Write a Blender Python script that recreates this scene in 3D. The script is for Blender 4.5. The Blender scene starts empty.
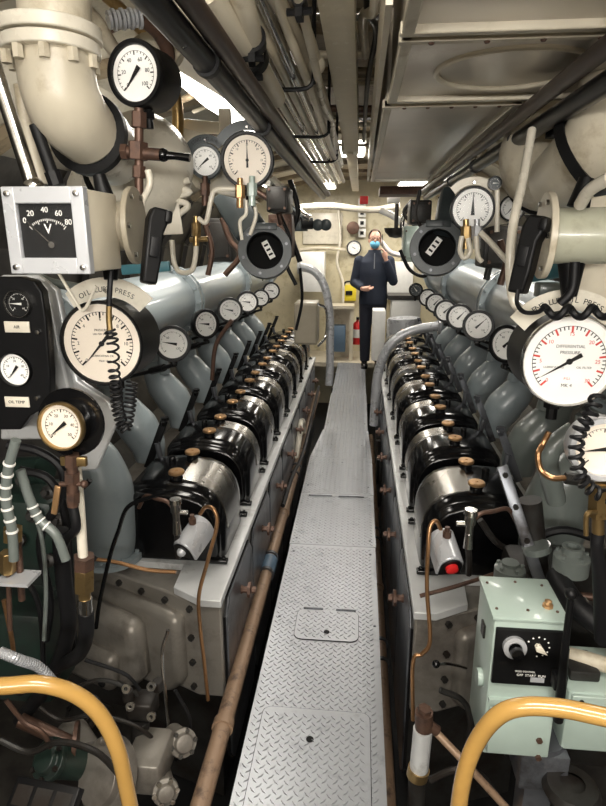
import bpy, bmesh, math, random
from mathutils import Vector as V, Matrix as Mx, Euler
random.seed(7)
R = math.radians
C = bpy.context.scene.collection
# ---------------------------------------------------------------- camera model
f = 582.0; CH = 1.65
th = math.atan(163 / f); ps = math.atan(58 * math.cos(th) / f)
FW = V((-math.sin(ps) * math.cos(th), math.cos(ps) * math.cos(th), -math.sin(th)))
RT = V((math.cos(ps), math.sin(ps), 0)); UP = RT.cross(FW)
def at(px, py, Y):
    d = FW + RT * ((px - 303) / f) + UP * ((403 - py) / f)
    return V((0, 0, CH)) + d * (Y / d.y)
def ppm(px, py, Y):
    return f / (at(px, py, Y) - V((0, 0, CH))).dot(FW)
# ---------------------------------------------------------------- materials
def mat(name, col, rough=.5, metal=0, var=.12, vscale=14, bump=0, bscale=120, coat=0, dirt=None, dscale=6, damt=.5, emit=0, spec=.5):
    m = bpy.data.materials.new(name); m.use_nodes = True
    n = m.node_tree.nodes; l = m.node_tree.links; b = n['Principled BSDF']
    b.inputs['Roughness'].default_value = rough; b.inputs['Metallic'].default_value = metal
    b.inputs['Specular IOR Level'].default_value = spec
    b.inputs['Coat Weight'].default_value = coat; b.inputs['Coat Roughness'].default_value = .08
    tc = n.new('ShaderNodeTexCoord')
    nz = n.new('ShaderNodeTexNoise'); nz.inputs['Scale'].default_value = vscale; nz.inputs['Detail'].default_value = 5
    l.new(tc.outputs['Object'], nz.inputs['Vector'])
    mx = n.new('ShaderNodeMix'); mx.data_type = 'RGBA'
    c = list(col)
    mx.inputs[6].default_value = [max(0, x * (1 - var)) for x in c] + [1]
    mx.inputs[7].default_value = [min(1, x * (1 + var)) for x in c] + [1]
    l.new(nz.outputs['Fac'], mx.inputs[0]); out = mx.outputs[2]
    if dirt:
        n2 = n.new('ShaderNodeTexNoise'); n2.inputs['Scale'].default_value = dscale; n2.inputs['Detail'].default_value = 8; n2.inputs['Roughness'].default_value = .7
        l.new(tc.outputs['Object'], n2.inputs['Vector'])
        rp = n.new('ShaderNodeValToRGB'); rp.color_ramp.elements[0].position = 1 - damt - .06; rp.color_ramp.elements[1].position = 1 - damt + .1
        l.new(n2.outputs['Fac'], rp.inputs['Fac'])
        m2 = n.new('ShaderNodeMix'); m2.data_type = 'RGBA'; m2.inputs[7].default_value = list(dirt) + [1]
        l.new(out, m2.inputs[6]); l.new(rp.outputs['Color'], m2.inputs[0]); out = m2.outputs[2]
    l.new(out, b.inputs['Base Color'])
    mr = n.new('ShaderNodeMapRange'); mr.inputs['To Min'].default_value = max(.02, rough - .05); mr.inputs['To Max'].default_value = min(1, rough + .05)
    l.new(nz.outputs['Fac'], mr.inputs['Value']); l.new(mr.outputs['Result'], b.inputs['Roughness'])
    if bump:
        n3 = n.new('ShaderNodeTexNoise'); n3.inputs['Scale'].default_value = bscale; n3.inputs['Detail'].default_value = 3
        l.new(tc.outputs['Object'], n3.inputs['Vector'])
        bp = n.new('ShaderNodeBump'); bp.inputs['Strength'].default_value = bump; bp.inputs['Distance'].default_value = .004
        l.new(n3.outputs['Fac'], bp.inputs['Height']); l.new(bp.outputs['Normal'], b.inputs['Normal'])
    if emit:
        b.inputs['Emission Color'].default_value = c + [1]; b.inputs['Emission Strength'].default_value = emit
    return m
cream = mat('cream_paint', (.62, .56, .44), .32, dirt=(.38, .31, .20), dscale=5, damt=.40, bump=.1, bscale=40)
creamc = mat('clean_cream_paint', (.74, .69, .58), .28, bump=.08, bscale=30, dirt=(.5, .42, .3), damt=.33)
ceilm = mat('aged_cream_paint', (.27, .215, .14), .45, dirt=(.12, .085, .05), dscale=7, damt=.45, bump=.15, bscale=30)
beamm = mat('flaking_cream_paint', (.56, .50, .37), .4, dirt=(.75, .72, .62), dscale=22, damt=.36, bump=.3, bscale=60)
white = mat('white_paint', (.82, .81, .77), .35)
blue = mat('blue_grey_paint', (.25, .29, .305), .34, coat=.25, dirt=(.21, .25, .26), dscale=5, damt=.4, vscale=4, var=.08)
blued = mat('dark_green_grey_paint', (.14, .16, .15), .3, bump=.1, coat=.3)
ring = mat('slate_grey_paint', (.036, .046, .050), .4, dirt=(.055, .066, .068), damt=.4)
blackg = mat('black_gloss_enamel', (.004, .004, .0045), .15, spec=.45, coat=.0, bump=.04, bscale=12)
black = mat('black_satin', (.005, .005, .0055), .42, spec=.25)
blackp = mat('black_pipe_paint', (.008, .008, .009), .30, spec=.35)
brownp = mat('dark_brown_pipe_paint', (.045, .028, .022), .35)
pit = mat('pit_black', (.0015, .0015, .0015), .9)
hulld = mat('lower_hull_painted_shade', (.035, .032, .028), .5, dirt=(.015, .013, .012), damt=.5)  # dark colour stands in for shade and unbuilt machinery along the hull
drab = mat('drab_beige_paint', (.30, .265, .20), .4, dirt=(.2, .17, .12), damt=.38)
rubber = mat('black_rubber', (.007, .007, .008), .5, spec=.3)
steel = mat('polished_steel', (.55, .54, .52), .2, 1, var=.2, dirt=(.3, .27, .24), damt=.38, dscale=20)
band = mat('worn_polished_steel', (.34, .325, .30), .27, 1, var=.15, vscale=6, dirt=(.22, .19, .16), damt=.40, dscale=3)
darksteel = mat('oily_dark_steel', (.15, .158, .175), .32, .6, var=.3, vscale=8, dirt=(.05, .045, .045), damt=.45)
alu = mat('bare_aluminium_casting', (.27, .25, .22), .42, .45, dirt=(.17, .15, .13), damt=.46, dscale=4, bump=.25, bscale=60)
deckm = mat('light_grey_deck_plate', (.62, .63, .63), .35, .25, dirt=(.3, .29, .28), damt=.38)
tread = mat('galvanised_tread_plate', (.42, .435, .46), .36, .6, var=.10, vscale=6, dirt=(.30, .31, .33), damt=.40, dscale=12)
copper = mat('copper_cap', (.52, .31, .15), .35, .75, dirt=(.3, .15, .08), damt=.35, dscale=60)
brass = mat('brass', (.42, .29, .13), .3, .9, dirt=(.22, .13, .06), damt=.4, dscale=40)
bronze = mat('brown_bronze', (.12, .068, .048), .45, .5, dirt=(.08, .05, .04), damt=.45, dscale=30)
copipe = mat('copper_tube', (.42, .23, .11), .33, .85, dirt=(.2, .12, .07), damt=.4, dscale=25)
tanpipe = mat('tan_painted_pipe', (.33, .22, .145), .38, .15, dirt=(.12, .08, .06), damt=.42, dscale=14)
yellow = mat('mustard_yellow_paint', (.50, .29, .08), .25, coat=.6, dirt=(.45, .25, .07), damt=.38)
dial = mat('dial_white', (.90, .89, .86), .5, var=.03)
dialc = mat('dial_cream', (.78, .70, .60), .5, var=.04)
ink = mat('dial_black_ink', (.01, .01, .01), .5, spec=.2)
redink = mat('dial_red_ink', (.6, .05, .04), .5)
mint = mat('pale_green_enamel', (.40, .49, .44), .3, coat=.3, dirt=(.27, .32, .29), damt=.36, bump=.05)
red = mat('red_plastic', (.62, .02, .02), .3)
dark = mat('dark_oily_iron', (.035, .034, .032), .45, .4, dirt=(.02, .015, .012), damt=.5)
greend = mat('dark_green_casting', (.012, .026, .020), .4, dirt=(.015, .02, .018), damt=.45)
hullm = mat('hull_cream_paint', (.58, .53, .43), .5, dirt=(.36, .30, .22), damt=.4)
bilge = mat('bilge_black', (.012, .012, .012), .5)
navy = mat('navy_cloth', (.012, .018, .035), .8, bump=.3)
navyt = mat('dark_navy_trouser_cloth', (.010, .012, .022), .85, bump=.3)
skin = mat('skin', (.60, .34, .25), .5, var=.05)
hairm = mat('short_brown_hair', (.10, .065, .045), .7)
maskm = mat('blue_surgical_mask', (.16, .50, .72), .7)
yel = mat('bright_yellow_plastic', (.78, .62, .04), .4)
tealm = mat('teal_paint', (.07, .22, .27), .35)
bluem = mat('dull_blue_paint', (.10, .16, .23), .4)
stain = mat('brushed_stainless_panel', (.60, .55, .47), .30, .55, var=.2, vscale=5, dirt=(.42, .33, .24), damt=.36, dscale=4)
greysil = mat('silver_grey_paint', (.50, .51, .53), .28, .3, var=.06)
def lampmat(name, col, s):
    m = mat(name, col, .5); m.node_tree.nodes['Principled BSDF'].inputs['Emission Color'].default_value = (*col, 1)
    m.node_tree.nodes['Principled BSDF'].inputs['Emission Strength'].default_value = s; return m
glass = bpy.data.materials.new('gauge_glass'); glass.use_nodes = True
n = glass.node_tree.nodes; l = glass.node_tree.links; n.clear()
o_ = n.new('ShaderNodeOutputMaterial'); t_ = n.new('ShaderNodeBsdfTransparent'); g_ = n.new('ShaderNodeBsdfGlossy'); g_.inputs['Roughness'].default_value = .2
fr = n.new('ShaderNodeFresnel'); fr.inputs['IOR'].default_value = 1.18; mx_ = n.new('ShaderNodeMixShader')
l.new(fr.outputs[0], mx_.inputs[0]); l.new(t_.outputs[0], mx_.inputs[1]); l.new(g_.outputs[0], mx_.inputs[2]); l.new(mx_.outputs[0], o_.inputs[0])
# ---------------------------------------------------------------- mesh builder
def frame(c, z, up=(0, 0, 1)):
    z = V(z).normalized(); x = V(up).cross(z)
    if x.length < 1e-4: x = V((1, 0, 0))
    x.normalize(); y = z.cross(x)
    return Mx.Translation(V(c)) @ Mx((x, y, z)).transposed().to_4x4()
def smooth_path(pts, n=6):
    pts = [V(p) for p in pts]
    if len(pts) < 3: return pts
    out = []
    P = [pts[0] * 2 - pts[1]] + pts + [pts[-1] * 2 - pts[-2]]
    for i in range(1, len(P) - 2):
        a, b, c, d = P[i - 1:i + 3]
        for k in range(n):
            t = k / n
            out.append(.5 * ((2 * b) + (c - a) * t + (2 * a - 5 * b + 4 * c - d) * t * t + (3 * b - a - 3 * c + d) * t ** 3))
    out.append(pts[-1]); return out
class MB:
    def __init__(s): s.b = bmesh.new()
    def ringverts(s, M, r, n, z=0, ph=0):
        return [s.b.verts.new(M @ V((r * math.cos(6.283185 * i / n + ph), r * math.sin(6.283185 * i / n + ph), z))) for i in range(n)]
    def bridge(s, a, b):
        n = len(a)
        for i in range(n): s.b.faces.new((a[i], a[(i + 1) % n], b[(i + 1) % n], b[i]))
    def lathe(s, prof, M=None, n=24, ph=0):          # prof [(r,z)...] bottom to top
        M = M or Mx.Identity(4); prev = None; fv = None
        for (r, z) in prof:
            if r < 1e-6: cur = [s.b.verts.new(M @ V((0, 0, z)))]
            else: cur = s.ringverts(M, r, n, z, ph)
            if prev:
                if len(prev) == 1 and len(cur) > 1:
                    for i in range(n): s.b.faces.new((prev[0], cur[(i + 1) % n], cur[i]))
                elif len(cur) == 1 and len(prev) > 1:
                    for i in range(n): s.b.faces.new((prev[i], prev[(i + 1) % n], cur[0]))
                elif len(cur) > 1: s.bridge(prev, cur)
            prev = cur
        return s
    def cyl(s, p0, p1, r, r2=None, n=20):
        p0 = V(p0); p1 = V(p1); d = p1 - p0; M = frame(p0, d, (0, 0, 1) if abs(d.normalized().z) < .99 else (0, 1, 0))
        r2 = r if r2 is None else r2
        return s.lathe([(0, 0), (r, 0), (r2, d.length), (0, d.length)], M, n)
    def hexa(s, p0, p1, r): return s.cyl(p0, p1, r, n=6)
    def box(s, c, sz, M=None, bev=0):
        c = V(c); M = M or Mx.Identity(4); r = bmesh.ops.create_cube(s.b, size=1)
        T = M @ Mx.Translation(c) @ Mx.Diagonal((*sz, 1))
        bmesh.ops.transform(s.b, matrix=T, verts=r['verts'])
        if bev:
            e = list({e for v in r['verts'] for e in v.link_edges})
            bmesh.ops.bevel(s.b, geom=e, offset=bev, segments=2, affect='EDGES', profile=.5)
        return s
    def bar(s, p0, p1, w, t, up=(0, 0, 1), bev=0):
        p0 = V(p0); p1 = V(p1); M = frame((p0 + p1) / 2, p1 - p0, up)
        return s.box((0, 0, 0), (w, t, (p1 - p0).length), M, bev)
    def tube(s, pts, r, n=10, sm=6):
        P = smooth_path(pts, sm) if sm else [V(p) for p in pts]
        m = len(P); rr = r if isinstance(r, (list, tuple)) else [r] * 2
        def rad(i):
            t = i / (m - 1) * (len(rr) - 1); k = min(int(t), len(rr) - 2); return rr[k] + (rr[k + 1] - rr[k]) * (t - k)
        t0 = (P[1] - P[0]).normalized(); x = t0.orthogonal().normalized(); prev = None; rings = []
        for i, p in enumerate(P):
            t = (P[min(i + 1, m - 1)] - P[max(i - 1, 0)])
            t = t.normalized() if t.length > 1e-9 else t0
            x = (x - t * x.dot(t)).normalized(); y = t.cross(x)
            rings.append([s.b.verts.new(p + (x * math.cos(6.283185 * k / n) + y * math.sin(6.283185 * k / n)) * rad(i)) for k in range(n)])
        for a, b in zip(rings, rings[1:]): s.bridge(a, b)
        s.b.faces.new(rings[0][::-1]); s.b.faces.new(rings[-1]); return s
    def prism(s, poly, d, M=None):                    # poly in local xy, extruded z 0..d
        M = M or Mx.Identity(4)
        a = [s.b.verts.new(M @ V((x, y, 0))) for x, y in poly]; b = [s.b.verts.new(M @ V((x, y, d))) for x, y in poly]
        s.b.faces.new(a[::-1]); s.b.faces.new(b); s.bridge(a, b); return s
    def ball(s, c, r, M=None, u=16, v=10):
        r = (r, r, r) if not isinstance(r, (tuple, list)) else r
        q = bmesh.ops.create_uvsphere(s.b, u_segments=u, v_segments=v, radius=1)
        bmesh.ops.transform(s.b, matrix=(M or Mx.Identity(4)) @ Mx.Translation(V(c)) @ Mx.Diagonal((*r, 1)), verts=q['verts']); return s
    def bolts(s, M, r, k, br, h, ph=0):
        for i in range(k):
            a = 6.283 * i / k + ph
            s.lathe([(0, 0), (br, 0), (br, h), (0, h)], M @ Mx.Translation((r * math.cos(a), r * math.sin(a), 0)), 6)
        return s
    def build(s, name, m, parent=None, bevel=0, ang=38):
        me = bpy.data.meshes.new(name); b = s.b
        if parent is not None:
            bmesh.ops.transform(b, matrix=Mx.Translation(-V(parent.get('_o', (0, 0, 0)))), verts=b.verts)
        bmesh.ops.recalc_face_normals(b, faces=b.faces)
        for fc in b.faces: fc.smooth = True
        for e in b.edges:
            if len(e.link_faces) == 2 and e.calc_face_angle(0) > R(ang): e.smooth = False
        b.to_mesh(me); b.free(); o = bpy.data.objects.new(name, me); C.objects.link(o); me.materials.append(m)
        if parent is not None:
            o.parent = parent; o['_o'] = parent.get('_o', (0, 0, 0))
        if bevel:
            q = o.modifiers.new('b', 'BEVEL'); q.width = bevel; q.segments = 2; q.limit_method = 'ANGLE'; q.angle_limit = R(40)
        return o
def build_each(mb, name, m, parent=None, bevel=0):
    b = mb.b; b.verts.ensure_lookup_table(); seen = set(); out = []
    for v in b.verts:
        if v in seen: continue
        st = [v]; isl = []; seen.add(v)
        while st:
            u = st.pop(); isl.append(u)
            for e in u.link_edges:
                w_ = e.other_vert(u)
                if w_ not in seen: seen.add(w_); st.append(w_)
        q = MB(); mp = {u: q.b.verts.new(u.co) for u in isl}
        for fc in {f_ for u in isl for f_ in u.link_faces}: q.b.faces.new([mp[u] for u in fc.verts])
        out.append(q.build(name, m, parent, bevel))
    b.free(); return out
def tag(o, label=None, cat=None, group=None, kind=None):
    if label: o['label'] = label
    if cat: o['category'] = cat
    if group: o['group'] = group
    if kind: o['kind'] = kind
    return o
def thing(name, loc, label, cat, group=None, M=None):
    o = bpy.data.objects.new(name, None); C.objects.link(o); o.empty_display_size = .05
    if M is None: o.location = loc; o['_o'] = tuple(loc)
    else: o.matrix_world = M; o['_o'] = (0, 0, 0)
    return tag(o, label, cat, group)
KIDS = {}
def copy_tree(o, parent=None):
    c = o.copy(); C.objects.link(c)
    if parent is not None: c.parent = parent
    for k in [x for x in C.objects if x.parent == o]: copy_tree(k, c)
    return c
def struct(o): o['kind'] = 'structure'; return o
def text(body, size, m, parent, loc, name='lettering', rot=0, ext=.0004):
    cu = bpy.data.curves.new('t', 'FONT'); cu.body = body; cu.size = size; cu.align_x = 'CENTER'; cu.align_y = 'CENTER'; cu.extrude = ext
    o = bpy.data.objects.new('t', cu); C.objects.link(o); bpy.context.view_layer.update()
    me = bpy.data.meshes.new_from_object(o.evaluated_get(bpy.context.evaluated_depsgraph_get()))
    bpy.data.objects.remove(o); me.transform(Mx.Translation(V(loc)) @ Mx.Rotation(rot, 4, 'Z'))
    me.materials.clear(); me.materials.append(m)
    q = bpy.data.objects.new(name, me); C.objects.link(q); q.parent = parent; q['_o'] = (0, 0, 0); return q
def arctext(body, size, r, a0, a1, m, parent, z):
    bm = bmesh.new()
    for i, ch in enumerate(body):
        if ch == ' ': continue
        a = a0 + (a1 - a0) * i / max(1, len(body) - 1)
        q = text(ch, size, m, parent, (0, 0, 0)); q.data.transform(Mx.Translation((r * math.sin(a), r * math.cos(a), z)) @ Mx.Rotation(-a, 4, 'Z'))
        bm.from_mesh(q.data); bpy.data.objects.remove(q)
    me = bpy.data.meshes.new('lettering'); bm.to_mesh(me); bm.free(); me.materials.append(m)
    o = bpy.data.objects.new('lettering', me); C.objects.link(o); o.parent = parent; return o
# ================================================================ SETTING
H = [(1.0, -.85), (1.55, -.5), (1.9, 0), (2.08, .6), (2.1, 1.1), (1.98, 1.6), (1.65, 2.05), (1.15, 2.36), (.5, 2.5)]
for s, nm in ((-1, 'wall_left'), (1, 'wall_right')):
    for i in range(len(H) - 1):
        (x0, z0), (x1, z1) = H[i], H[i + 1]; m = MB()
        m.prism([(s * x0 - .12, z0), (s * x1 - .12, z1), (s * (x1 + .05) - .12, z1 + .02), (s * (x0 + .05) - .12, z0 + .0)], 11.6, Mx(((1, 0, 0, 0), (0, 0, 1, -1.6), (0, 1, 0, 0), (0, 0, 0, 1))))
        struct(m.build(nm, hulld if i < 6 else hullm))  # lower segments get the shade painted into their colour
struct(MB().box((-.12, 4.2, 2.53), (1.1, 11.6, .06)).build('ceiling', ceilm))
struct(MB().box((-.12, 4.2, -.88), (2.6, 11.6, .06)).build('floor', bilge))
struct(MB().box((-.12, -1.63, .8), (4.3, .06, 3.6)).build('wall_front', hullm))
struct(MB().box((-.12, 8.97, .9), (4.3, .06, 3.8)).build('wall_back', mat('yellowed_cream_paint', (.60, .54, .38), .4, dirt=(.42, .36, .22), damt=.42)))
struct(MB().box((-.12, 8.5, -.04), (3.6, .9, .06)).build('floor', cream))
for k in range(9):
    y = 1.9 + k * .85; m = MB(); m3 = MB()
    for s in (-1, 1):
        for (a, b) in zip(H[3:], H[4:] + [(.0, 2.5)]):
            q = m if a[1] > 2 else m3
            q.bar((s * (a[0] - .05) - .12, y, a[1]), (s * (b[0] - .05) - .12, y, b[1] - .02), .05, .11, (0, 1, 0))
    struct(m.build('trim_%d' % (k + 1), ceilm)); struct(m3.build('trim_%d' % (k + 11), hulld))  # lower frames share the hull's painted-in shade
# ================================================================ WALKWAY
def treads(m, poly, z, inset=.018, pitch=.034):
    ys = [p[1] for p in poly]; xs = [p[0] for p in poly]; y = min(ys) + pitch * .6; r = 0
    def inside(x, y):
        n = len(poly); c = False
        for i in range(n):
            x1, y1 = poly[i]; x2, y2 = poly[i - 1]
            if (y1 > y) != (y2 > y) and x < (x2 - x1) * (y - y1) / (y2 - y1) + x1: c = not c
        return c
    while y < max(ys) - inset:
        x = min(xs) + inset + (r % 2) * pitch / 2; k = 0
        while x < max(xs):
            if all(inside(x + dx, y + dy) for dx, dy in ((inset, 0), (-inset, 0), (0, inset * .8), (0, -inset * .8))):
                a = R(45 if r % 2 else -45); ca, sa = math.cos(a), math.sin(a); L, W, hh = .0135, .0042, .0032
                q = [(L, 0), (0, W), (-L, 0), (0, -W)]
                vs = [m.b.verts.new((x + ca * u - sa * v, y + sa * u + ca * v, z)) for u, v in q]
                tp = [m.b.verts.new((x + ca * u * .5 - sa * v * .5, y + sa * u * .5 + ca * v * .5, z + hh)) for u, v in q]
                m.bridge(vs, tp); m.b.faces.new(tp)
            x += pitch; k += 1
        y += pitch / 2; r += 1
def plate(name, poly, label, z=0, t=.006, lip=True, screws=(), hole=None, group='walkway plates'):
    ys = [p[1] for p in poly]; cx = sum(p[0] for p in poly) / len(poly); loc = (cx, min(ys), z - t)
    rt = thing(name, loc, label, 'floor plate', group)
    g = .002; m = MB(); cy = sum(ys) / len(ys)
    P = [(x - g * (1 if x > cx else -1), y - g * (1 if y > cy else -1)) for x, y in poly]
    m.prism(P, t, Mx.Translation((0, 0, z - t))); treads(m, P, z); m.build('tread_surface', tread, rt)
    if lip:
        for sgn in (-1, 1):
            q = sorted([p for p in P if (p[0] > cx) == (sgn > 0)], key=lambda p: p[1]); m = MB()
            for (a, b) in zip(q, q[1:]):
                m.bar((a[0] - sgn * .004, a[1], z - .03 - t), (b[0] - sgn * .004, b[1], z - .03 - t), .006, .055, (0, 0, 1))
            m.build('side_lip', steel, rt)
    m = MB()
    for sx, sy in screws: m.lathe([(0, 0), (.007, 0), (.005, .003), (0, .003)], Mx.Translation((sx, sy, z)), 10)
    if screws: build_each(m, 'screw_head', darksteel, rt)
    return rt
def hatch(poly, label, hole, hinges=None):
    cx = sum(p[0] for p in poly) / len(poly); rt = thing('hatch_cover', (cx, min(p[1] for p in poly), .001), label, 'hatch', 'hatches in the walkway')
    m = MB(); m.prism(poly, .004, Mx.Translation((0, 0, .0012))); treads(m, poly, .0052); m.build('tread_surface', tread, rt)
    m = MB()
    n = len(poly)
    for i in range(n): m.bar((*poly[i - 1], .0026), (*poly[i], .0026), .004, .0032, (0, 0, 1))
    m.build('seam', black, rt)
    MB().lathe([(0, 0), (.013, 0), (.013, .0012), (0, .0012)], Mx.Translation((*hole, .0072)), 18).build('finger_hole', pit, rt)
    if hinges:
        for (x0, x1, y) in hinges: MB().cyl((x0, y, .006), (x1, y, .006), .006, n=8).build('hinge', darksteel, rt)
xl, xr = -.355, .125
def rect(x0, x1, y0, y1): return [(x0, y0), (x1, y0), (x1, y1), (x0, y1)]
plate('walkway_plate', rect(xl, xr, .95, 2.93), 'wide tread plate nearest the camera with two hatches let into it', screws=[(xl + .03, 2.27), (xr - .02, 2.24), (xl + .03, 2.85), (xr - .03, 2.85)])
plate('walkway_plate', rect(xl - .005, xr + .004, 2.932, 3.62), 'tread plate just beyond the wide seam with long handle strips across its far end', screws=[(xl + .03, 3.0), (xr - .03, 3.0)])
plate('walkway_plate', rect(xl - .005, xr + .006, 3.622, 4.30), 'last full-width tread plate before the walkway narrows', screws=[(xl + .03, 3.75), (xr - .03, 3.75), (-.1, 4.2)])
plate('walkway_plate', [(xl - .005, 4.302), (xr + .006, 4.302), (.11, 5.0), (-.30, 5.0)], 'tapering tread plate where the walkway narrows between the engines', screws=[(-.2, 4.6), (.05, 4.6)])
plate('walkway_plate', rect(-.29, .105, 5.002, 6.3), 'narrow tread plate between the far ends of the engines', screws=[(-.26, 5.2), (.08, 5.2)])
plate('walkway_plate', rect(-.28, .10, 6.302, 8.0), 'farthest tread plate, under the standing person', screws=[(-.25, 6.5)])
def rrect(x0, x1, y0, y1, r, corners='nf'):
    P = []
    for (cx, cy, a) in ((x0 + r, y0 + r, 180), (x1 - r, y0 + r, 270), (x1 - r, y1 - r, 0), (x0 + r, y1 - r, 90)):
        for k in range(5): P.append((cx + r * math.cos(R(a + k * 22.5)), cy + r * math.sin(R(a + k * 22.5))))
    return P
hatch(rrect(-.31, .075, 1.0, 1.735, .03), 'large rectangular hatch cover nearest the camera with one round finger hole', (-.13, 1.60))
hatch(rrect(-.245, .032, 2.12, 2.33, .035), 'small square hinged hatch cover in the middle of the near walkway plate', (-.105, 2.17), [(-.22, -.13, 2.333), (-.07, .02, 2.333)])
hb = thing('lifting_handle', (-.11, 3.58, 0), 'pair of thin flush bar handles across the walkway', 'handle')
for x0, x1 in ((-.30, -.15), (-.10, .06)): MB().tube([(x0, 3.585, .001), (x0 + .01, 3.575, .006), (x1 - .01, 3.575, .006), (x1, 3.585, .001)], .004, 6, 3).build('bar', darksteel, hb)
# walkway bearers
m = MB()
for y in [1.1 + .8 * k for k in range(9)]: m.box((-.12, y, -.09), (.36, .05, .10))
for x in (-.27, .05): m.box((x, 4.4, -.17), (.05, 7.0, .08))
for y in (1.5, 3.9, 6.3): 
    for x in (-.27, .05): m.box((x, y, -.5), (.05, .05, .7))
tag(m.build('steel_framework', bilge), 'black steel framework carrying the tread plate walkway', 'frame')
# ================================================================ ENGINES
NC = 8; PITCH = .54; Y0 = 2.27
def engine(s, xi, label):
    rt = thing('diesel_engine', (xi + s * .38, 1.8, -.85), label, 'engine', 'main diesel engines')
    X = lambda u: xi + s * u
    def pr(poly, y0, d, m):                      # poly in (u,z), extruded along Y
        return m.prism([(X(u), z) for u, z in poly], d, Mx(((1, 0, 0, 0), (0, 0, 1, y0), (0, 1, 0, 0), (0, 0, 0, 1))))
    yE = Y0 + PITCH * (NC - 1) + .32
    def plan(P, z0, d, m): return m.prism([(X(u), y) for u, y in P], d, Mx.Translation((0, 0, z0)))
    plan([(-.04, 1.83), (.06, 1.83), (.5, 2.02), (.80, 2.05), (.80, yE), (-.04, yE)], -.06, .42, MB()).build('crankcase', alu, rt, .008)
    plan([(-.03, 1.92), (.5, 2.12), (.78, 2.15), (.78, yE - .05), (-.03, yE - .05)], -.42, .36, plan([(.04, 2.05), (.48, 2.2), (.48, yE - .1), (.04, yE - .1)], -.82, .41, MB())).build('sump', dark, rt)
    plan([(-.048, 1.80), (.03, 1.80), (.15, 1.87), (.16, 2.03), (.62, 2.05), (.62, yE + .02), (-.048, yE + .02)], .36, .03, MB()).build('deck_plate', deckm, rt, .003)
    pr([(.16, .39), (.16, .50), (.26, .52), (.42, .52), (.50, .46), (.50, .39)], 2.12, yE - 2.14, MB()).build('cylinder_head_block', black, rt, .012)
    # rocker covers
    prof = [(.015, .392), (.015, .50), (.03, .565), (.065, .63), (.12, .68), (.19, .71), (.27, .718), (.42, .70), (.47, .67), (.47, .392)]
    cprof = [(.0, .392), (.0, .50), (.003, .555), (.016, .605), (.04, .648), (.075, .68), (.125, .70), (.19, .711), (.26, .713), (.33, .708), (.39, .69), (.415, .655), (.42, .59), (.42, .392)]
    prs = [(.035, .392), (.037, .49), (.052, .55), (.083, .61), (.13, .655), (.195, .682), (.27, .69), (.41, .675), (.45, .65), (.45, .392)]
    oo = [(u - .004 if u < .1 else u, z + .0035) for u, z in cprof[1:8]]; ii = [(u + .004, z - .003) for u, z in cprof[1:8]]; pro = oo + ii[::-1]
    for k in range(NC):
        yc = Y0 + PITCH * k
        m = MB(); prev = None
        for dy, sh in ((-.215, .075), (-.205, .055), (-.18, .047), (-.172, .022), (-.155, .006), (-.135, 0), (.11, 0), (.15, .006), (.175, .024), (.19, .055), (.20, .09)):
            cur = []
            for u, z in cprof:
                k_ = 1 - sh * 2.0; cur.append(m.b.verts.new((X(.24 + (u - .24) * (1 - sh * 1.35)), yc + dy, .392 + (z - .392) * (1 - sh * 1.6))))
            if prev: m.bridge(prev, cur)
            else: m.b.faces.new(cur[::-1])
            prev = cur
        m.b.faces.new(prev)
        for yy in (-.12, .115):                       # filler necks and clamp nuts
            m.cyl((X(.205), yc + yy, .69), (X(.205), yc + yy, .728), .030, .024, 12)
        m.cyl((X(.27), yc + .03, .70), (X(.27), yc + .03, .745), .016, n=8)
        m.box((X(.025), yc - .215, .400), (.085, .03, .018)); m.box((X(.025), yc + .205, .400), (.085, .03, .018))
        for yy in (-.215, .205): m.cyl((X(-.002), yc + yy, .41), (X(-.002), yc + yy, .420), .009, n=6)
        rc = m.build('rocker_cover', blackg, rt, .006)
        m = MB(); pr(pro, yc + (.03 if k else -.13), .10 if k else .24, m)
        m.build('polished_band', band, rc)
        for yy in (-.12, .115):
            M = Mx.Translation((X(.205), yc + yy, .728))
            MB().lathe([(0, 0), (.022, 0), (.025, .002), (.033, .006), (.033, .015), (.029, .019), (.007, .019), (.006, .015), (0, .015)], M, 20).build('filler_cap', copper, rc)
        # clamp bar behind each cover
        m = MB(); b0 = V((X(.47), yc + .25, .60)); b1 = V((X(.37), yc + .25, .84))
        m.bar(b0, b1, .034, .018, (0, 1, 0), .003); m.cyl(b1 + V((0, -.012, -.02)), b1 + V((0, -.02, .0)), .012, n=6)
        m.lathe([(0, 0), (.02, 0), (.02, .014), (0, .014)], Mx.Translation(b1), 6)
        m.build('clamp_bar', black if s < 0 else darksteel, rt)
        # injector cluster
        m = MB(); a = V((X(.40), yc + .24, .66))
        m.cyl(a, a + V((s * .01, 0, .07)), .014, n=8); m.cyl(a + V((s * .04, .05, -.01)), a + V((s * .05, .05, .06)), .01, n=8)
        m.tube([a + V((0, 0, .07)), a + V((s * .03, .05, .10)), a + V((s * .10, .09, .04)), a + V((s * .16, .1, -.06))], .005, 6)
        m.build('injector', darksteel, rt)
    # side access panels
    for k in range(NC):
        y0 = 1.86 + PITCH * k; L = .52
        P = [(y0 + a, z) for a, z in ((.04, -.42), (L - .04, -.42), (L, -.36), (L, .28), (L - .05, .34), (.05, .34), (0, .28), (0, -.36))]
        M = Mx(((0, 0, -s, X(-.041)), (1, 0, 0, 0), (0, 1, 0, 0), (0, 0, 0, 1)))
        p = MB().prism(P, .014, M).build('access_panel', darksteel, rt, .004)
        m = MB(); c = V((X(-.055), y0 + L * .5, .23)); c2 = V((X(-.014), y0 + L * .5, -.28))
        for q in (c,):
            m.lathe([(0, 0), (.02, 0), (.014, .01), (.014, .028), (.034, .030), (.034, .042), (.016, .046), (.014, .062), (0, .064)], frame(q, (-s, 0, 0)), 8)
        m.build('panel_knob', bronze, p)
        m = MB(); PP = [(y, z) for y, z in P]
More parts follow.
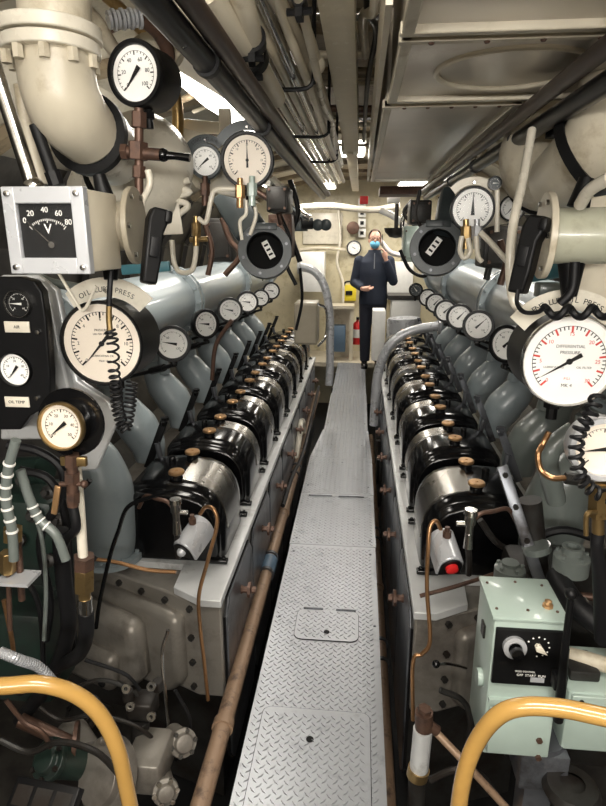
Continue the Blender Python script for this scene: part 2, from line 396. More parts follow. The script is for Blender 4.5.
        for i in range(len(PP)): m.bar((X(-.043), *PP[i - 1]), (X(-.043), *PP[i]), .012, .012, (1, 0, 0))
        m.build('gasket', black, p)
    # exhaust elbows + manifold
    for k in range(-1, NC - 1):
        yc = 2.05 + PITCH * (k + 1); m = MB()
        if k == -1:
            path = [(X(.62), yc + .05, 1.13), (X(.58), yc + .02, 1.0), (X(.54), yc + .0, .91), (X(.50), yc, .82), (X(.475), yc, .72), (X(.47), yc, .62), (X(.465), yc, .50), (X(.465), yc, .42)]; rr = [.045, .045, .062, .095, .112, .118, .108, .095]
        else:
            path = [(X(.64), yc + .08, 1.13), (X(.66), yc + .06, 1.02), (X(.645), yc + .03, .94), (X(.59), yc, .86), (X(.53), yc, .78), (X(.49), yc, .70), (X(.48), yc, .62)]; rr = [.05, .048, .056, .086, .096, .085, .07]
        m.tube(path, rr, 20)
        m.lathe([(0, -.09), (.078, -.09), (.078, -.07), (.062, -.068), (.062, -.05), (.08, -.048), (.08, -.028), (0, -.028)], frame(path[1] if k >= 0 else path[0], (0, 0, 1), (0, 1, 0)), 20)
        if k == -1: m.lathe([(0, 0), (.125, 0), (.125, .025), (0, .025)], Mx.Translation((X(.465), yc, .395)), 24); m.bolts(Mx.Translation((X(.465), yc, .42)), .108, 8, .009, .014)
        n0 = V(path[3]) + V((-s * .03, -.02, .07)) if k >= 0 else V(path[2]) + V((-s * .02, -.02, .03)); m.cyl(n0, n0 + V((s * .005, -.01, .10)), .034, .024, 14); m.cyl(n0 + V((0, -.01, .1)), n0 + V((0, -.012, .125)), .03, n=6)
        e = m.build('exhaust_elbow', blue if s < 0 or k > 0 else blued, rt)
    ax, az, mr = X(.60), 1.30, .17
    m = MB(); m.cyl((ax, 1.5, az), (ax, yE + .5, az), mr, n=36)
    for y in (1.9, 3.35, 3.42, 4.9, 4.97, 6.3):
        m.lathe([(mr, 0), (mr + .035, 0), (mr + .035, .03), (mr, .03)], frame((ax, y, az), (0, 1, 0)), 36)
        m.bolts(frame((ax, y, az), (0, -1, 0)), mr + .02, 14, .011, .015)
    for k in range(NC - 1): m.lathe([(0, -.05), (.075, -.05), (.07, .06), (0, .06)], frame((ax + s * .03, 2.67 + PITCH * k, az - mr), (0, 0, 1)), 16)
    m.lathe([(0, 0), (mr - .03, .0), (mr, .05)], frame((ax, 1.45, az), (0, 1, 0)), 30)
    m.build('exhaust_manifold', blue, rt, 0)
    # gear casing bulging from the near end
    dirv = V((s * .44, .19, 0)).normalized(); nrm = V((s * .19, -.44, 0)).normalized()
    Mg = Mx((dirv, V((0, 0, 1)), nrm)).transposed().to_4x4(); Mg.translation = V((X(.06), 1.83, 0))
    m = MB()
    for a_, z in ((.02, .325), (.14, .325), (.26, .325), (.38, .325), (.02, .2), (.02, .09), (.02, -.02)): m.lathe([(0, 0), (.013, 0), (.013, .014), (0, .016)], Mg @ Mx.Translation((a_, z, 0)), 6)
    build_each(m, 'end_bolt', dark, rt)
    def slab(P, z0, d, bv, nm):
        q = MB().prism(P, d, Mg @ Mx.Translation((0, 0, z0))).build(nm, alu, rt, bv); q.modifiers['b'].segments = 4; return q
    slab([(.05, .29), (.12, .30), (.5, .30), (.56, .26), (.57, .0), (.50, -.06), (.12, -.07), (.05, .0)], -.02, .07, .03, 'gear_casing')
    slab([(.20, .25), (.46, .27), (.56, .2), (.56, .02), (.50, -.05), (.24, -.05), (.19, .02)], .03, .10, .045, 'casing_bulge')
    slab([(.27, .12), (.54, .13), (.58, .0), (.52, -.05), (.29, -.05)], .11, .07, .035, 'casing_nose')
    m = MB(); m.lathe([(0, .18), (.018, .18), (.018, .186), (0, .186)], Mg @ Mx.Translation((.33, .0, 0)), 16); m.build('drain_hole', pit, rt)
    return rt
XL, XR = -.52, .267
eL = engine(-1, XL, 'big diesel engine left of the walkway, with black rocker covers and blue-grey exhaust elbows')
eR = engine(1, XR, 'big diesel engine right of the walkway, with black rocker covers and blue-grey exhaust elbows')
# ================================================================ GAUGES
def gauge(name, label, c, r, normal=(0, -1, 0), depth=.05, face=None, casem=None, rimm=None, rim=.16, ndl=-135, nticks=24, sweep=270, group=None, M=None,
          numbers=None, words=(), redt=False, lug=0, tickm=None, flange=0):
    face = face or dial; casem = casem or blackg
    rt = thing(name, c, label, 'gauge', group, M=M or frame(c, normal))
    ri = r * (1 - rim); m = MB()
    m.lathe([(0, -depth), (r * .9, -depth), (r * .97, -depth + .008), (r * .97, -.012), (r * .97, -.008)], None, 36)
    if flange: m.lathe([(0, -depth), (flange, -depth), (flange, -depth + .008), (r * .8, -depth + .01)], None, 36); m.bolts(Mx.Translation((0, 0, -depth + .008)), flange * .88, 3, .006, .004, .5)
    if lug:
        m.cyl((0, -r * .9, -depth * .5), (0, -r - lug, -depth * .5), r * .13, n=8)
        m.hexa((0, -r * 1.0, -depth * .5), (0, -r - lug * .45, -depth * .5), r * .2)
    m.build('case', casem, rt)
    MB().lathe([(r * .96, -.014), (r, -.011), (r, -.001), (r * .97, .003), (ri * 1.03, .003), (ri, -.001), (ri, -.008)], None, 40).build('bezel', rimm or casem, rt)
    d = MB().lathe([(0, -.008), (ri * 1.01, -.008), (ri * 1.01, -.007), (0, -.0065)], None, 36).build('dial', face, rt)
    m = MB(); m2 = MB(); tm = tickm or ink
    for i in range(nticks + 1):
        a = R(-sweep / 2 + sweep * i / nticks); big = i % 4 == 0; L = ri * (.15 if big else .08); w = ri * (.022 if big else .011)
        p = V((math.sin(a), math.cos(a), 0)); mm = m2 if (redt and i % 4 == 0) else m
        mm.bar(p * (ri * .80 - L) + V((0, 0, -.0062)), p * ri * .80 + V((0, 0, -.0062)), w * 2, .0006, (0, 0, 1))
    for i in range(0, nticks):
        a = R(-sweep / 2 + sweep * i / nticks); b = R(-sweep / 2 + sweep * (i + 1) / nticks)
        m.bar(V((math.sin(a), math.cos(a), 0)) * ri * .8 + V((0, 0, -.0063)), V((math.sin(b), math.cos(b), 0)) * ri * .8 + V((0, 0, -.0063)), ri * .012, .0004, (0, 0, 1))
    m.build('scale_marks', tm, d)
    if redt: m2.build('red_marks', redink, d)
    else: m2.b.free()
    if numbers:
        bm = bmesh.new(); K = len(numbers)
        for i, t in enumerate(numbers):
            a = R(-sweep / 2 + sweep * i / (K - 1))
            q = text(t, ri * (.2 if nticks < 30 else .12), redink if redt else tm, d, (math.sin(a) * ri * (.53 if nticks < 30 else .62), math.cos(a) * ri * (.53 if nticks < 30 else .62), -.0063), ext=.0002); bm.from_mesh(q.data); bpy.data.objects.remove(q)
        me = bpy.data.meshes.new('numerals'); bm.to_mesh(me); bm.free(); me.materials.append(redink if redt else tm)
        q = bpy.data.objects.new('numerals', me); C.objects.link(q); q.parent = d
    for (t, x, y, sz, mt) in words: text(t, ri * sz, mt, d, (ri * x, ri * y, -.0063), ext=.0002)
    m = MB(); a = R(ndl); p = V((math.sin(a), math.cos(a), 0)); q = V((p.y, -p.x, 0)); z = V((0, 0, -.0035))
    wn = 1 if r > .08 else 2; vs = [p * ri * .74, q * ri * .035 * wn, -p * ri * .3 + q * ri * .05 * wn, -p * ri * .3 - q * ri * .05 * wn, -q * ri * .035 * wn]
    m.prism([(v.x, v.y) for v in vs], .0008, Mx.Translation(z)); m.lathe([(0, -.0045), (ri * .07, -.0045), (ri * .07, -.002), (0, -.002)], None, 14)
    m.build('needle', ink if tickm is None else white, rt)
    MB().lathe([(0, .0002), (ri, .0002)], None, 30).build('glass', glass, rt)
    return rt
nth = ['nearest', 'second', 'third', 'fourth', 'fifth', 'sixth']
num = ['0', '10', '20', '30', '40', '50', '60']
for side, xs, zs, ang in ((-1, -.745, [1.248, 1.252, 1.258, 1.25, 1.225, 1.235], -78), (1, .56, [1.268, 1.262, 1.235, 1.205, 1.20, 1.19], -135)):
    for k in range(6):
        tilt = {(-1, 1): .95, (1, 0): -.85}.get((side, k), .1 * -side)
        c = V((xs, 2.26 + PITCH * k, zs[k])); sd = 'left' if side < 0 else 'right'
        lab = '%s black-rimmed thermometer dial in the row along the %s engine%s' % (nth[k], sd, ', turned edgewise towards the aisle' if abs(tilt) > .5 else '')
        g = gauge('dial_gauge', lab, c, .074 if k != 4 or side > 0 else .066, (-side * .15 + tilt * .9 * (1 if side < 0 else 1), -1, .12), .04, rim=.2, rimm=black, casem=black, ndl=(ang if side < 0 else 45) + random.uniform(-5, 5), nticks=12,
                  group='thermometers along the %s engine' % sd, lug=.02, words=(('120', .35, -.35, .2, ink), ('60', -.3, .4, .2, ink)))
        g_l = thing('thermometer_stem', c - V((0, 0, .09)), 'thin stem carrying the %s thermometer dial above the %s engine' % (nth[k], sd), 'pipe', 'thermometer stems on the %s engine' % sd)
        b = V((XL - .56 if side < 0 else XR + .56, 2.59 + PITCH * k - .03, 1.03)); t = c - V((0, -.02, .09)); m = MB()
        m.tube([b, b + (t - b) * .4 + V((0, -.01, 0)), t], .009, 8, 4); m.build('tube', rubber if side < 0 else blackg, g_l)
        if side > 0:
            m = MB(); d = (t - b)
            m.tube([b + d * (.25 + .5 * i / 48) + V((.019 * math.cos(i * .9), .019 * math.sin(i * .9), 0)) for i in range(49)], .0035, 5, 1); m.build('spring', steel, g_l)
        else: MB().cyl(b + (t - b) * .55, b + (t - b) * .8, .016, n=8).build('collar', black, g_l)

# --- left foreground instruments
def nameplate(parent, r0, r1, a0, a1, z, txt, m_, sz, tr=None):
    P = [(r0 * math.sin(R(a)), r0 * math.cos(R(a))) for a in range(a0, a1 + 1, 6)] + [(r1 * math.sin(R(a)), r1 * math.cos(R(a))) for a in range(a1 - 2, a0 + 1, -6)]
    p = MB().prism(P, .004, Mx.Translation((0, 0, z))).build('nameplate', m_, parent)
    if txt: arctext(txt, sz, tr or (r0 + r1) / 2 - sz * .1, R(a0 * .62), R(a1 * .62), ink, p, z + .0043)
    MB().lathe([(0, 0), (.006, 0), (.004, .004), (0, .004)], Mx.Translation((0, r0 + (r1 - r0) * .3, z + .004)), 8).build('screw', steel, p)
    return p
def G(px, py, Y, rpx): return at(px, py, Y), rpx / ppm(px, py, Y)
c, r = G(101, 344, 1.35, 43)
gb = gauge('pressure_gauge', 'big white pressure gauge on the left with a black coiled cord across its face', c, r, (.02, -1, .02), .15, face=dialc, casem=black, rim=.08, ndl=-138, nticks=40, group=None, lug=.05,
           numbers=['0', '2', '4', '6', '8', '10', '12'], words=(('PRESSURE', 0, .34, .08, ink), ('LBS PER SQ IN', 0, .24, .07, ink), ('LUBRICATING OIL', 0, -.32, .07, ink), ('MAX 10', 0, -.45, .07, ink)))
nameplate(gb, r * 1.04, r * 1.5, -48, 50, -.06, 'OIL LUBT PRESS', creamc, r * .17, r * 1.22)
c, r = G(570, 362, 1.3, 47)
gR = gauge('pressure_gauge', 'big white differential pressure gauge at the right edge with red figures', c, r, (-.02, -1, .02), .17, casem=black, rimm=steel, rim=.055, ndl=-122, nticks=40, redt=True, lug=.05,
           numbers=['0', '5', '10', '15', '20', '25', '30'], words=(('DIFFERENTIAL', 0, .34, .10, ink), ('PRESSURE', 0, .2, .10, ink), ('LUBRICATING', -.32, -.14, .07, ink), ('OIL FILTER', .34, -.14, .07, ink), ('P.S.I.', 0, -.40, .08, redink), ('MK 4', 0, -.56, .11, ink)))
nameplate(gR, r * 1.06, r * 1.5, -56, 50, -.05, 'ENG LUB OIL PRESS', creamc, r * .17, r * 1.27)
c, r = G(60, 427, 1.15, 25)
gauge('pressure_gauge', 'small brass-rimmed gauge low on the left on a round black backing', c, r, (-.05, -1, .08), .05, face=dialc, rimm=brass, rim=.12, ndl=-130, nticks=24, lug=.03,
      numbers=['0', '10', '20', '30', '40', '50'][:6], flange=r * 1.45)
c, r = G(134, 73, 1.5, 31)
gauge('pressure_gauge', 'black-cased pressure gauge at top left on a brown valve stem', c, r, (-.2, -1, -.02), .11, casem=black, rim=.17, ndl=-140, nticks=24, lug=.04, numbers=['0', '20', '40', '60', '80', '100'])
c, r = G(205, 161, 2.0, 17); cc, rr = G(247, 160, 1.9, 27)
gs = gauge('pressure_gauge', 'small black-rimmed gauge on the cream bracket, left of its larger neighbour', c, r, (.05, -1, 0), .04, casem=ring, rim=.2, ndl=-130, nticks=16, lug=.03, numbers=['0', '20', '40', '60'])
nameplate(gs, r * 1.05, r * 1.5, -60, 50, -.02, 'STARTING AIR', ring, r * .28)
gs = gauge('pressure_gauge', 'larger cream-faced gauge on the cream bracket with needle upright', cc, rr, (.05, -1, 0), .06, casem=black, face=dialc, rim=.13, ndl=0, nticks=32, lug=.04, numbers=['0', '5', '10', '15', '20', '25', '30'])
nameplate(gs, rr * 1.05, rr * 1.4, -60, 30, -.02, None, ring, rr * .22)
c, r = G(473, 209, 1.9, 22)
gs = gauge('pressure_gauge', 'cream-faced gauge with upright needle beside the right handrail pipe', c, r, (-.05, -1, 0), .05, casem=black, rim=.11, ndl=-2, nticks=32, lug=.04, numbers=['0', '5', '10', '15', '20', '25', '30'])
nameplate(gs, r * 1.05, r * 1.4, -50, 50, -.02, None, cream, r * .22)
c, r = G(512, 208, 2.05, 13)
gauge('pressure_gauge', 'small pale gauge half hidden behind the cream pipe on the right', c, r, (-.4, -1, 0), .04, rim=.16, ndl=-140, nticks=16, lug=.03, words=(('BAR', 0, -.4, .2, ink),))
c, r = G(495, 183, 1.9, 7)
gauge('pressure_gauge', 'tiny dark gauge just above the cream-faced one on the right', c, r, (0, -1, 0), .03, face=ring, tickm=white, rim=.2, ndl=90, nticks=8)
c, r = G(604, 450, 1.1, 33)
gd = gauge('pressure_gauge', 'cream-faced gauge cut by the right edge with a coiled cord round its rim', c, r, (-.1, -1, .1), .06, face=dialc, rim=.2, casem=greysil, ndl=-100, nticks=24, lug=.04)
c, r = G(354, 248, 8.88, 6)
gauge('pressure_gauge', 'small round white gauge on the far bulkhead left of the person', c, r * 1.25, (0, -1, 0), .05, rim=.2, ndl=-60, nticks=8)
for px, py, rp, lb in ((416, 290, 7, 'small dark-faced gauge behind the right engine, below the grey ring'), (262, 272, 5, 'small dark-rimmed gauge at the far end of the left engine')):
    c, r = G(px, py, 4.6, rp); gauge('dial_gauge', lb, c, r, (0, -1, 0), .05, face=ring if px > 300 else dial, tickm=white if px > 300 else None, rim=.2, ndl=-40, nticks=8, lug=.03)
# --- panel helper from pixel polygon at depth Y
def pxprism(name, pts, Y, t, m, parent=None, bevel=.004, back=0):
    W = [at(x, y, Y) for x, y in pts]; b = MB()
    M = Mx(((1, 0, 0, 0), (0, 0, 1, Y + back), (0, 1, 0, 0), (0, 0, 0, 1)))
    b.prism([(w.x, w.z) for w in W], t, M); return b.build(name, m, parent, bevel)
# ================================================================ LEFT FOREGROUND
Y = 1.05
vm = thing('voltmeter', at(50, 235, Y), 'square grey-framed voltmeter with a black dial at the left edge', 'meter')
a, b = at(3, 187, Y), at(93, 274, Y); cx, cz = (a.x + b.x) / 2, (a.z + b.z) / 2; W_, H_ = b.x - a.x, a.z - b.z
MB().box((cx, Y + .075, cz), (W_ * .96, .14, H_ * .96), bev=.004).build('housing', cream, vm)
m = MB()
for sx, w, h in ((-1, .16, 1), (1, .16, 1)): m.box((cx + sx * W_ * .42, Y, cz), (W_ * .16, .02, H_))
for sz in (-1, 1): m.box((cx, Y, cz + sz * H_ * .405), (W_ * .70, .02, H_ * .19))
m.build('front_frame', greysil, vm, .002)
fcp = MB().box((cx, Y + .004, cz), (W_ * .70, .008, H_ * .66)).build('dial', ink, vm)
m = MB()
for i in range(21):
    aa = R(-42 + 84 * i / 20); r1 = W_ * .34; p = V((cx + math.sin(aa) * r1, Y - .001, cz - H_ * .2 + math.cos(aa) * r1)); q = V((cx + math.sin(aa) * r1 * (.86 if i % 5 == 0 else .93), Y - .001, cz - H_ * .2 + math.cos(aa) * r1 * (.86 if i % 5 == 0 else .93)))
    m.bar(p, q, .0012, .0006, (0, 1, 0))
m.build('scale_marks', white, fcp)
Mv = frame((cx, Y - .001, cz), (0, -1, 0))
bm = bmesh.new()
for t, x, z, s_ in (('V', .0, .02, .16), ('0', -.28, .12, .09), ('20', -.20, .2, .09), ('40', -.02, .24, .09), ('60', .15, .2, .09), ('80', .26, .1, .09)):
    q = text(t, W_ * s_, white, fcp, (0, 0, 0)); q.data.transform(Mv @ Mx.Translation((x * W_, z * H_, 0))); q.data.transform(Mx.Translation(-V(vm['_o']))); bm.from_mesh(q.data); bpy.data.objects.remove(q)
me = bpy.data.meshes.new('lettering'); bm.to_mesh(me); bm.free(); me.materials.append(white); q = bpy.data.objects.new('lettering', me); C.objects.link(q); q.parent = fcp
m = MB(); m.bar((cx + .005, Y - .002, cz - H_ * .16), (cx - W_ * .26, Y - .002, cz + H_ * .12), .0022, .001, (0, 1, 0)); m.cyl((cx + .005, Y, cz - H_ * .16), (cx + .005, Y - .005, cz - H_ * .16), .006, n=12)
m.build('needle', steel, vm)
m = MB()
for sx in (-1, 1):
    for sz in (-1, 1): m.lathe([(0, 0), (.006, 0), (.005, .005), (0, .006)], frame((cx + sx * W_ * .42, Y - .01, cz + sz * H_ * .42), (0, -1, 0)), 10)
build_each(m, 'screw', steel, vm)
MB().box((cx, Y - .004, cz), (W_ * .70, .001, H_ * .64)).build('glass', glass, vm)

# chrome rod and cream pipe behind voltmeter, top left
o = MB().tube([at(-30, -10, 1.12), at(33, 187, 1.12)], .014, 14, 0); o.ball(at(34, 187, 1.12), .019); tag(o.build('chrome_rod', steel), 'shiny chrome rod slanting down onto the voltmeter at the left edge', 'rod')
tag(MB().tube([at(20, 85, 1.5), at(28, 130, 1.5), at(42, 185, 1.5)], .016, 12).build('cream_pipe', cream), 'cream pipe slanting down behind the chrome rod at top left', 'pipe')
o = MB().tube([at(35, 125, 1.4), at(54, 178, 1.4)], .014, 12, 0); o.cyl(at(52, 172, 1.4), at(57, 186, 1.4), .019, n=8); tag(o.build('rubber_hose', rubber), 'short black hose with a steel ferrule behind the voltmeter', 'hose')

# large white elbow and its flange
el = thing('ventilation_elbow', at(60, 60, 1.45), 'huge cream pipe elbow with a bolted flange at top left', 'pipe')
Yv = 1.42
m = MB(); m.tube([at(54, -40, Yv), at(55, 20, Yv), at(57, 75, Yv), at(68, 110, Yv + .02), at(90, 136, Yv + .10)], [.078, .078, .085, .087, .078], 28)
m.build('elbow_body', cream, el)
m = MB(); fc = at(50, 42, Yv)
m.lathe([(0, -.028), (.108, -.028), (.108, -.002), (0, -.002)], Mx.Translation(fc), 40); m.lathe([(0, .002), (.114, .002), (.114, .03), (0, .03)], Mx.Translation(fc), 40)
m.build('flange', creamc, el, .003)
m = MB(); m.bolts(Mx.Translation(fc + V((0, 0, -.055))), .094, 10, .012, .027); build_each(m, 'flange_bolt', cream, el)
m = MB(); d = (at(122, 160, Yv + .3) - at(90, 136, Yv + .10)).normalized(); ec = at(88, 134, Yv + .09)
m.lathe([(.075, -.01), (.098, -.01), (.098, .012), (.075, .012)], frame(ec, d), 32); m.build('clamp_ring', black, el)
m = MB(); m.lathe([(.075, .02), (.092, .02), (.092, .06), (.085, .062), (.085, .16), (0, .16)], frame(ec, d), 32); m.build('pipe_end', creamc, el)
dm = thing('air_vessel', at(150, 175, 1.95), 'rounded cream vessel behind the brown valve at top left', 'tank')
m = MB(); c0 = at(138, 172, 1.95); m.lathe([(0, .18), (.08, .165), (.14, .12), (.165, .05), (.165, -.25), (0, -.25)], frame(c0, (.5, -.55, .25)), 30); m.build('shell', creamc, dm)
MB().lathe([(.16, -.02), (.175, -.02), (.175, 0), (.16, 0)], frame(c0, (.5, -.55, .25)), 30).build('strap', black, dm)
# brown valve under top-left gauge
bv = thing('needle_valve', at(138, 150, 1.5), 'rusty brown valve tee with a black lever below the top-left gauge', 'valve')
m = MB(); Yb = 1.5
m.cyl(at(139, 108, Yb), at(139, 195, Yb), .011, n=12); m.hexa(at(139, 112, Yb), at(139, 128, Yb), .019); m.hexa(at(138, 142, Yb), at(138, 160, Yb), .025); m.hexa(at(139, 166, Yb), at(139, 178, Yb), .017)
m.cyl(at(126, 152, Yb), at(164, 155, Yb), .015, n=12); m.hexa(at(122, 152, Yb), at(128, 152, Yb), .02)
m.build('valve_body', bronze, bv, .001)
m = MB().tube([at(160, 155, Yb), at(175, 156, Yb), at(190, 158, Yb)], [.012, .009, .010], 10); m.ball(at(163, 155, Yb), .016); m.build('lever', blackg, bv)
# light grey mounting bracket behind the big gauge
br = thing('instrument_bracket', at(70, 400, 1.45), 'pale grey cast bracket carrying the left-hand gauges', 'bracket')
pxprism('plate', [(38, 275), (58, 290), (66, 330), (78, 380), (108, 400), (118, 420), (96, 470), (80, 472), (48, 440), (30, 440), (0, 440), (0, 275)], 1.42, .02, deckm, br, .006)
pxprism('web', [(40, 280), (50, 292), (60, 350), (72, 400), (66, 410), (52, 380), (46, 330)], 1.39, .03, deckm, br, .006)
# black instrument panel
ip = thing('gauge_board', at(25, 350, 1.3), 'black instrument panel with rounded corners and two dials at the left edge', 'panel')
pxprism('panel', [(-30, 277), (20, 277), (34, 281), (42, 292), (46, 320), (50, 375), (50, 395), (44, 408), (30, 416), (20, 430), (-30, 430)], 1.30, .03, black, ip, .004)
for px, py in ((38, 332), (37, 398)): MB().lathe([(0, 0), (.007, 0), (.006, .006), (0, .007)], frame(at(px, py, 1.30), (0, -1, 0)), 6).build('bolt', steel, ip)
for py, x0 in ((327, 3), (402, 0)):
    w = at(17, py, 1.295); p = MB().box((w.x, 1.296, w.z), (.062, .004, .026), bev=.001).build('label_plate', creamc, ip)
    q = text('OIL TEMP' if py == 402 else 'AIR', .010, ink, p, (0, 0, 0)); q.data.transform(Mx.Translation(-V(ip['_o'])) @ frame((w.x, 1.2935, w.z), (0, -1, 0)))
c, r = G(17, 304, 1.29, 14); gauge('panel_dial', 'small black dial set in the upper part of the black instrument panel', c, r, (0, -1, 0), .012, face=ink, tickm=white, rimm=steel, rim=.1, ndl=-88, nticks=12, numbers=['0', '20', '40', '60'])
c, r = G(14, 370, 1.29, 17); gauge('panel_dial', 'white dial set in the lower part of the black instrument panel', c, r, (0, -1, 0), .012, rimm=black, rim=.06, ndl=-142, nticks=24, numbers=['0', '10', '20', '30', '40'])

# junction box, microphone handset and cord, left and right
def handset(side, jx, jy, pts, label, jl, Yh, k=1):
    jb = thing('junction_box', at(jx, jy, Yh + .03), jl, 'junction box')
    c0 = at(jx, jy, Yh + .03); s = side; ax = V((-s, .08, 0)).normalized(); M = frame(c0, ax)
    MB().lathe([(0, -.10 * k), (.050 * k, -.10 * k), (.050 * k, .02 * k), (0, .02 * k)], M, 28).build('drum', drab if s < 0 else mat('greenish_cream_paint', (.50, .50, .39), .3, coat=.3, dirt=(.36, .34, .25), damt=.36), jb, .004)
    MB().lathe([(0, .02 * k), (.078 * k, .02 * k), (.078 * k, .032 * k), (0, .032 * k)], M, 32).build('cover_flange', drab if s < 0 else cream, jb, .002)
    m = MB(); m.bolts(M @ Mx.Translation((0, 0, .032 * k)), .066 * k, 6, .006, .006); build_each(m, 'cover_bolt', steel, jb)
    MB().cyl(c0 + V((s * .03, 0, -.05 * k)), c0 + V((s * .03, -.01, -.11 * k)), .024 * k, .014 * k, 14).build('cable_gland', black, jb)
    MB().cyl(c0 + V((s * .03, 0, .05 * k)), c0 + V((s * .04, 0, .10 * k)), .02 * k, .013 * k, 14).build('cable_gland', black, jb)
    t, b = at(*pts[0], Yh - .02), at(*pts[1], Yh - .02)
    hs = thing('handset', b, label, 'handset'); d = (b - t)
    m = MB(); w = .029 * k
    Mh = frame((t + b) / 2, (-.7 * s, -1, .1), -d)
    L = d.length
    m.prism([(-w * .5, -L * .5), (w * .5, -L * .5), (w * .62, -L * .2), (w * .6, L * .18), (w * .95, L * .40), (w * .8, L * .5), (-w * .3, L * .5), (-w * .55, L * .35)], .034 * k, Mh @ Mx.Translation((0, 0, -.017)))
    m.build('grip', black, hs, .005)
    MB().box((0, -L * .02, .020 * k), (w * .6, L * .26, .008), Mh, .002).build('press_switch', rubber, hs)
    MB().box((w * .75, L * .40, .0), (w * .5, L * .16, .05 * k), Mh, .004).build('earpiece', black, hs)
    return c0, b
c0, hb_ = handset(-1, 122, 226, [(158, 208), (146, 283)], 'black handset hanging beside the left junction box', 'drab round junction box right of the voltmeter', 1.2, 1.0)
cd = thing('coiled_cord', at(112, 260, 1.18), 'black coiled cord hanging down over the big left gauge', 'cord')
MB().tube([at(112, 258, 1.18), at(110, 285, 1.17), at(109, 308, 1.17)], .006, 8).build('upper_lead', rubber, cd)
MB().tube([at(109, 306, 1.17), at(109, 320, 1.17), at(110, 331, 1.17)], .0065, 8).build('sleeve', brass, cd)
def coil(p, r, turns, wr, ax=None):
    P = smooth_path(p, 16); n = len(P) - 1; out = []
    N = int(turns * 12)
    for i in range(N + 1):
        t = i / N * n; k = min(int(t), n - 1); c = P[k].lerp(P[k + 1], t - k); d = (P[k + 1] - P[k]).normalized(); x = d.cross(V((0, 1, .01))).normalized(); y = d.cross(x)
        a = 6.283185 * i / 12; out.append(c + (x * math.cos(a) + y * math.sin(a)) * r)
    return MB().tube(out, wr, 6, 1)
coil([at(110, 330, 1.16), at(113, 345, 1.16), at(114, 370, 1.17), at(116, 385, 1.18)], .011, 8, .0026).build('coil', rubber, cd)
coil([at(116, 384, 1.18), at(118, 410, 1.19), at(125, 428, 1.2), at(130, 405, 1.21), at(132, 382, 1.22)], .012, 22, .0026).build('lower_coil', rubber, cd)
# valve column beneath the brass gauge
vc = thing('gauge_cock', at(76, 560, 1.2), 'brass gauge cock and white pipe running down to a black hose on the left', 'valve'); Yc = 1.17
MB().box(at(74, 461, Yc), (.06, .012, .022), bev=.002).build('mounting_strap', brass, vc)
m = MB(); m.hexa(at(72, 454, Yc), at(72, 466, Yc), .017); m.cyl(at(72, 466, Yc), at(73, 506, Yc), .013, n=12); m.hexa(at(72, 472, Yc), at(72, 482, Yc), .018); m.hexa(at(73, 492, Yc), at(73, 502, Yc), .016); m.cyl(at(60, 484, Yc), at(84, 484, Yc), .006, n=8); m.ball(at(84, 484, Yc), .009)
m.build('cock_body', bronze, vc)
MB().bar(at(58, 486, Yc - .01), at(54, 514, Yc - .01), .014, .006, (0, 1, 0), .002).build('lever', copper, vc)
MB().tube([at(76, 466, Yc + .02), at(80, 510, Yc + .03), at(83, 556, Yc + .03)], .012, 14).build('white_pipe', creamc, vc)
m = MB(); m.hexa(at(84, 556, Yc + .03), at(84, 568, Yc + .03), .026); m.build('copper_nut', bronze, vc)
m = MB(); m.hexa(at(84, 568, Yc + .03), at(84, 590, Yc + .03), .025); m.cyl(at(84, 590, Yc + .03), at(85, 600, Yc + .03), .015, n=12); m.build('union', brass, vc, .001)
MB().cyl(at(85, 598, Yc + .03), at(86, 616, Yc + .03), .017, n=16).build('ferrule', steel, vc)
MB().tube([at(86, 612, Yc + .03), at(86, 635, Yc + .04), at(78, 655, Yc + .1), at(55, 668, Yc + .2), at(20, 690, Yc + .25)], .019, 12).build('hose', rubber, vc)
MB().tube([at(73, 504, Yc), at(76, 528, Yc), at(66, 540, Yc + .05), at(60, 560, Yc + .1)], .011, 10).build('thin_hose', rubber, vc)
hb2 = tag(MB().tube([at(60, 530, 1.3), at(64, 580, 1.3), at(68, 630, 1.32), at(50, 680, 1.4), at(20, 720, 1.5)], .022, 12).build('rubber_hose', rubber), 'thick black hose running down behind the white gauge pipe', 'hose')
# striped cables
for i, (pp, st, Ys, lb) in enumerate((([(16, 440), (8, 470), (6, 500), (12, 530), (14, 560)], (6, 26), 1.1, 'grey cable with black and white bands at the left edge'),
                                  ([(20, 470), (30, 500), (40, 520), (56, 535), (66, 560)], (10, 22), 1.15, 'cable with black and white bands slanting down to the right'))):
    t = thing('banded_cable', at(*pp[2], Ys), lb, 'cable'); P = [at(x, y, Ys) for x, y in pp]
    MB().tube(P, .011, 10).build('cable', blued, t); S = smooth_path(P, 8); m = MB()
    for k in range(st[0], st[1], 3): m.cyl(S[k], S[k] + (S[k + 1] - S[k]) * .55, .0128, n=12)
    m.build('white_bands', white, t)
# gland and block cluster at the left edge
gl = thing('cable_gland_block', at(18, 570, 1.12), 'brass cable glands standing on a small grey bracket at the left edge', 'gland')
m = MB(); m.hexa(at(13, 528, 1.12), at(13, 540, 1.12), .022); m.hexa(at(8, 552, 1.12), at(8, 572, 1.12), .018); build_each(m, 'gland', brass, gl, .001)
MB().box(at(18, 578, 1.12), (.08, .06, .008)).build('bracket', greysil, gl)
m = MB(); m.cyl(at(18, 540, 1.14), at(22, 600, 1.14), .008, n=10); m.cyl(at(8, 560, 1.12), at(10, 630, 1.12), .006, n=10); build_each(m, 'copper_rod', bronze, gl)
# grey corrugated conduit
o = MB(); P = smooth_path([at(0, 652, 1.15), at(20, 660, 1.15), at(40, 668, 1.2), at(60, 690, 1.25)], 9)
for a_, b_ in zip(P, P[1:]): o.cyl(a_, a_.lerp(b_, .55), .0135, n=12); o.cyl(a_.lerp(b_, .5), b_, .011, n=12)
tag(o.build('corrugated_conduit', greysil), 'grey ribbed flexible conduit at the lower left', 'conduit')
